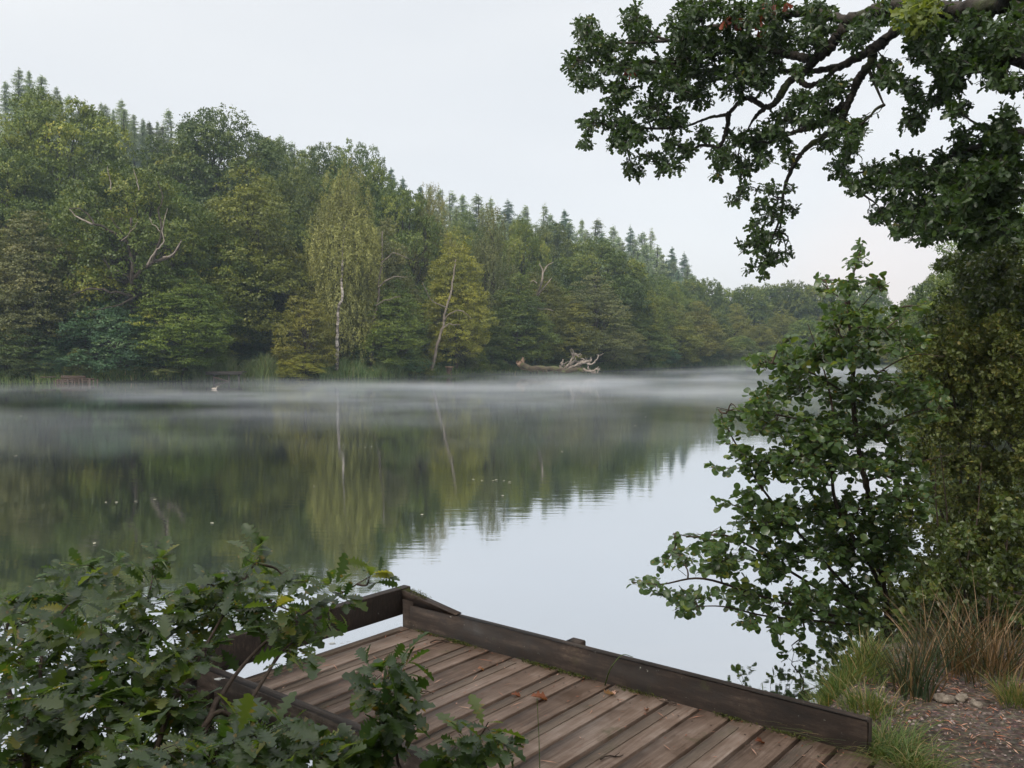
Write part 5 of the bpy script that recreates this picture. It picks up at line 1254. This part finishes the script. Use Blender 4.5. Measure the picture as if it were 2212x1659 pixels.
# gravel chips and litter on the path
r = np.random.default_rng(56); n = 9000
X = r.uniform(.9, 3.6, n); Y = r.uniform(2.2, 4.6, n); ok = sdist(np.stack([X, Y], 1)) > .3
qd = (np.stack([X, Y], 1) - Cn[:2]); aa2 = qd @ u[:2]; bb2 = qd @ v_[:2]
ok &= ~((bb2 > -.07))
X, Y = X[ok], Y[ok]; n = len(X)
mb = MB()
z = terrain(np.stack([X, Y], 1))
pv = np.array([[-.5, -.4, 0], [.5, -.35, 0], [.45, .4, 0], [-.4, .45, 0], [-.3, -.25, .35], [.3, -.2, .3], [.28, .25, .38], [-.25, .28, .32]])
pf = np.array([[4, 5, 6, 7], [0, 1, 5, 4], [1, 2, 6, 5], [2, 3, 7, 6], [3, 0, 4, 7]])
scatter(mb, (pv, pf), np.stack([X, Y, z - .001], 1), r.normal(0, 1, (n, 3)) * [1, 1, .2], r.normal(0, .25, (n, 3)) + [0, 0, 1], .004 + .014 * r.random(n) ** 2.2, r.random(n))
M['gravel'] = noise_mat('grey_pink_gravel', [(.25, (.025, .019, .017)), (.45, (.08, .06, .053)), (.6, (.17, .13, .115)), (.8, (.34, .28, .26))], 30, use_tint=.5, bump=.3, rough=.8)
tag(mb.build('gravel', M['gravel'], smooth=False), 'small gravel chips on the path beside the platform', 'gravel', kind='stuff')
n = 4200
X = r.uniform(1.2, 3.6, n); Y = r.uniform(2.6, 4.6, n); ok = sdist(np.stack([X, Y], 1)) > .25
qd = (np.stack([X, Y], 1) - Cn[:2]); ok &= ~((qd @ v_[:2] > -.07)); X, Y = X[ok], Y[ok]; n = len(X)
mb = MB(); z = terrain(np.stack([X, Y], 1)) + .006
scatter(mb, (nv * [1, .5, 1], RHO[1]), np.stack([X, Y, z], 1), r.normal(0, 1, (n, 3)) * [1, 1, .1], r.normal(0, .3, (n, 3)) + [0, 0, 1], r.uniform(.012, .05, n), r.random(n))
tag(mb.build('leaf_litter', M['deadleaf'], smooth=False), 'brown needles and leaf bits strewn over the gravel', 'litter', kind='stuff')
# long bent grass blade over the kick rail and a seedling behind it
mb = MB(); P = smooth_path([at_z(605, 685, DZK), at_depth(611, 668, 3.95), at_depth(622, 655, 4.0), at_depth(633, 657, 4.05)], 5)
mb.tube(P, np.linspace(.003, .0015, len(P)), 4); tag(mb.build('long_grass', M['grass']), 'single long grass blade arching over the middle of the kick rail', 'grass')
mb = MB(); P = smooth_path([at_depth(540, 780, 2.8), at_depth(539, 740, 2.85), at_depth(537, 698, 2.9)], 5)
mb.tube(P, np.linspace(.0016, .001, len(P)), 4); tag(mb.build('thin_grass', M['grass']), 'thin straight grass stalk in front of the boards', 'grass')
# broken pale bark pieces behind the gravel
def chunk(px, py, s, label, mat, seed, z=.62):
    r = np.random.default_rng(seed); X, Y = gp(px, py, z)
    bm_v = []; nu, nv2 = 9, 6
    for i_ in range(nv2 + 1):
        for j_ in range(nu):
            th = math.pi * i_ / nv2; ph = 2 * math.pi * j_ / nu
            rad = 1 + .35 * math.sin(3 * ph + seed) * math.sin(2 * th) + r.normal(0, .12)
            bm_v.append((math.sin(th) * math.cos(ph) * rad, math.sin(th) * math.sin(ph) * .6 * rad, math.cos(th) * .5 * rad))
    f = [[i_ * nu + j_, i_ * nu + (j_ + 1) % nu, (i_ + 1) * nu + (j_ + 1) % nu, (i_ + 1) * nu + j_] for i_ in range(nv2) for j_ in range(nu)]
    mb = MB(); mb.add(np.array(bm_v) * s, f); o = mb.build('wood_chunk', M[mat], smooth=False); o.location = (X, Y, tz(X, Y) + s * .2); o.rotation_euler = (0, 0, seed)
    tag(o, label, 'rotten wood')
M['palechunk'] = noise_mat('crumbling_pale_wood', [(.3, (.10, .08, .06)), (.6, (.26, .22, .18)), (.8, (.4, .36, .3))], 40, bump=.9, dist=.01)
chunk(945, 697, .05, 'pale crumbling wood lump on the bank edge behind the gravel', 'palechunk', 3)
chunk(962, 694, .045, 'brown rounded wood lump in the middle of the rotten pieces', 'palechunk', 4)
chunk(976, 700, .035, 'flat grey wood chip right of the brown lump', 'palechunk', 5)
p = gp(878, 710); z = tz(*p)
mb = MB(); mb.tube([(0, 0, 0), (.01, .0, .03), (.035, -.08, .012)], [.012, .010, .006], 7); o = mb.build('stick', M['deadwood']); o.location = (p[0], p[1] + .06, z + .01); o.rotation_euler = (0, 0, .2); tag(o, 'short pale stick on the bank between grass tuft and rushes', 'stick')

# ------------------------------------------------------------------ haze and mist
def volmat(name, dens, col, aniso=0.0):
    m, t, N, L = nt(name)
    p = N.new('ShaderNodeVolumePrincipled'); p.inputs['Color'].default_value = (*col, 1); p.inputs['Density'].default_value = dens
    p.inputs['Anisotropy'].default_value = aniso
    o = N.new('ShaderNodeOutputMaterial'); L.new(p.outputs[0], o.inputs['Volume'])
    return m, N, L, p
mb = MB(); mb.box((-480, -480, -2.4), (480, 480, 75))
hz, N, L, p = volmat('valley_haze', .0006, (.66, .84, 1.0))
tag(mb.build('haze', hz, smooth=False), kind='stuff')
mb = MB(); mb.box((-75, 9, .003), (62, 122, .6))
ms, N, L, p = volmat('lake_mist', 0, (.9, .95, 1.0))
g = N.new('ShaderNodeNewGeometry'); tcn = N.new('ShaderNodeTexCoord')
mp = N.new('ShaderNodeMapping'); mp.inputs['Scale'].default_value = (.075, .13, .8)
L.new(tcn.outputs['Object'], mp.inputs[0])
n_ = N.new('ShaderNodeTexNoise'); n_.inputs['Scale'].default_value = 1.0; n_.inputs['Detail'].default_value = 4; n_.inputs['Roughness'].default_value = .55
L.new(mp.outputs[0], n_.inputs['Vector'])
mr = N.new('ShaderNodeMapRange'); mr.inputs[1].default_value = .45; mr.inputs[2].default_value = .66; L.new(n_.outputs['Fac'], mr.inputs[0])
sx = N.new('ShaderNodeSeparateXYZ'); L.new(tcn.outputs['Object'], sx.inputs[0])
hy = N.new('ShaderNodeMapRange'); hy.inputs[1].default_value = 13; hy.inputs[2].default_value = 40; L.new(sx.outputs['Y'], hy.inputs[0])
hzz = N.new('ShaderNodeMapRange'); hzz.inputs[1].default_value = .6; hzz.inputs[2].default_value = .05; L.new(sx.outputs['Z'], hzz.inputs[0])
m1 = N.new('ShaderNodeMath'); m1.operation = 'MULTIPLY'; L.new(mr.outputs[0], m1.inputs[0]); L.new(hy.outputs[0], m1.inputs[1])
m2 = N.new('ShaderNodeMath'); m2.operation = 'MULTIPLY'; hz2 = N.new('ShaderNodeMath'); hz2.operation = 'POWER'; hz2.inputs[1].default_value = 1.8; L.new(hzz.outputs[0], hz2.inputs[0]); L.new(m1.outputs[0], m2.inputs[0]); L.new(hz2.outputs[0], m2.inputs[1])
yx = N.new('ShaderNodeMath'); yx.operation = 'SUBTRACT'; L.new(sx.outputs['Y'], yx.inputs[0]); L.new(sx.outputs['X'], yx.inputs[1])
cl = N.new('ShaderNodeMapRange'); cl.inputs[1].default_value = 50; cl.inputs[2].default_value = 80; cl.inputs[3].default_value = 1; cl.inputs[4].default_value = .12; L.new(yx.outputs[0], cl.inputs[0])
m25 = N.new('ShaderNodeMath'); m25.operation = 'MULTIPLY'; L.new(m2.outputs[0], m25.inputs[0]); L.new(cl.outputs[0], m25.inputs[1])
m3 = N.new('ShaderNodeMath'); m3.operation = 'MULTIPLY'; m3.inputs[1].default_value = .165; L.new(m25.outputs[0], m3.inputs[0])
L.new(m3.outputs[0], p.inputs['Density'])
ms.cycles.volume_step_rate = .25
tag(mb.build('mist', ms, smooth=False), 'streaks of morning mist lying on the far half of the lake', 'mist', kind='stuff')

# ------------------------------------------------------------------ world, sun, camera
w = bpy.data.worlds.new('World'); bpy.context.scene.world = w; w.use_nodes = True
N = w.node_tree.nodes; L = w.node_tree.links; N.clear()
SUN_EL, SUN_AZ = math.radians(52), math.radians(-150)     # azimuth from +Y towards +X
sky = N.new('ShaderNodeTexSky'); sky.sky_type = 'NISHITA'; sky.sun_disc = False
sky.sun_elevation = SUN_EL; sky.sun_rotation = SUN_AZ; sky.dust_density = 4; sky.air_density = 1
hs = N.new('ShaderNodeHueSaturation'); hs.inputs['Saturation'].default_value = .35; L.new(sky.outputs[0], hs.inputs['Color'])
b1 = N.new('ShaderNodeBackground'); b1.inputs['Strength'].default_value = .05; L.new(hs.outputs[0], b1.inputs['Color'])
# overcast layer: soft stretched cloud sheets, slightly warm near the horizon
tc = N.new('ShaderNodeTexCoord'); mp = N.new('ShaderNodeMapping'); mp.inputs['Scale'].default_value = (1.2, 1.2, 4.5); mp.inputs['Rotation'].default_value = (.25, .1, 0)
L.new(tc.outputs['Generated'], mp.inputs[0])
n_ = N.new('ShaderNodeTexNoise'); n_.inputs['Scale'].default_value = 1.1; n_.inputs['Detail'].default_value = 3; n_.inputs['Roughness'].default_value = .45; L.new(mp.outputs[0], n_.inputs['Vector'])
cr = ramp(N, [(.35, (.69, .705, .725)), (.5, (.74, .748, .758)), (.65, (.80, .802, .80))]); L.new(n_.outputs['Fac'], cr.inputs[0])
sx = N.new('ShaderNodeSeparateXYZ'); L.new(tc.outputs['Generated'], sx.inputs[0])
gr = ramp(N, [(.0, (.98, .96, .96)), (.10, (.99, .98, .985)), (.30, (1.0, 1.0, 1.0)), (.48, (1.02, 1.02, 1.02)), (.75, (1.75, 1.75, 1.74)), (1.0, (2.3, 2.28, 2.24))]); L.new(sx.outputs['Z'], gr.inputs[0])
mx = N.new('ShaderNodeMix'); mx.data_type = 'RGBA'; mx.blend_type = 'MULTIPLY'; mx.inputs['Factor'].default_value = 1
L.new(cr.outputs[0], mx.inputs['A']); L.new(gr.outputs[0], mx.inputs['B'])
gd = Vector((math.sin(.415), math.cos(.415), .055)).normalized()
dt = N.new('ShaderNodeVectorMath'); dt.operation = 'DOT_PRODUCT'; dt.inputs[1].default_value = gd
nm_ = N.new('ShaderNodeVectorMath'); nm_.operation = 'NORMALIZE'; L.new(tc.outputs['Generated'], nm_.inputs[0]); L.new(nm_.outputs[0], dt.inputs[0])
gm_ = N.new('ShaderNodeMapRange'); gm_.interpolation_type = 'SMOOTHSTEP'; gm_.inputs[1].default_value = .988; gm_.inputs[2].default_value = 1.0; L.new(dt.outputs['Value'], gm_.inputs[0])
gx_ = N.new('ShaderNodeMix'); gx_.data_type = 'RGBA'; gx_.blend_type = 'MULTIPLY'; gx_.inputs['B'].default_value = (1.10, 1.0, .955, 1)
L.new(gm_.outputs[0], gx_.inputs['Factor']); L.new(mx.outputs['Result'], gx_.inputs['A']); mx = gx_
b2 = N.new('ShaderNodeBackground'); b2.inputs['Strength'].default_value = 1.0; L.new(mx.outputs['Result'], b2.inputs['Color'])
ad = N.new('ShaderNodeAddShader'); L.new(b1.outputs[0], ad.inputs[0]); L.new(b2.outputs[0], ad.inputs[1])
o = N.new('ShaderNodeOutputWorld'); L.new(ad.outputs[0], o.inputs[0])
sd = bpy.data.lights.new('sun', 'SUN'); sd.energy = 3.3; sd.angle = math.radians(16); sd.color = (1, .93, .82)
so = bpy.data.objects.new('sun', sd); C.objects.link(so)
dv = Vector((math.sin(SUN_AZ) * math.cos(SUN_EL), math.cos(SUN_AZ) * math.cos(SUN_EL), math.sin(SUN_EL)))
so.rotation_euler = (-dv).to_track_quat('-Z', 'Y').to_euler(); so.location = (0, 0, 60)

cd = bpy.data.cameras.new('camera'); cd.sensor_width = 36; cd.lens = 36 * F / 1024; cd.clip_start = .05; cd.clip_end = 2000
co = bpy.data.objects.new('camera', cd); C.objects.link(co); co.location = (0, 0, CAMH); co.rotation_euler = (math.pi / 2 - PITCH, 0, 0)
S = bpy.context.scene; S.camera = co
S.render.engine = 'CYCLES'
S.view_settings.view_transform = 'Standard'; S.view_settings.look = 'None'; S.view_settings.exposure = 0; S.view_settings.gamma = 1
cy = S.cycles
cy.use_denoising = True
cy.max_bounces = 6; cy.diffuse_bounces = 3; cy.glossy_bounces = 3; cy.transmission_bounces = 3; cy.transparent_max_bounces = 4; cy.volume_bounces = 0
cy.sample_clamp_indirect = 4
cy.use_adaptive_sampling = True; cy.adaptive_threshold = .02
cy.volume_max_steps = 128
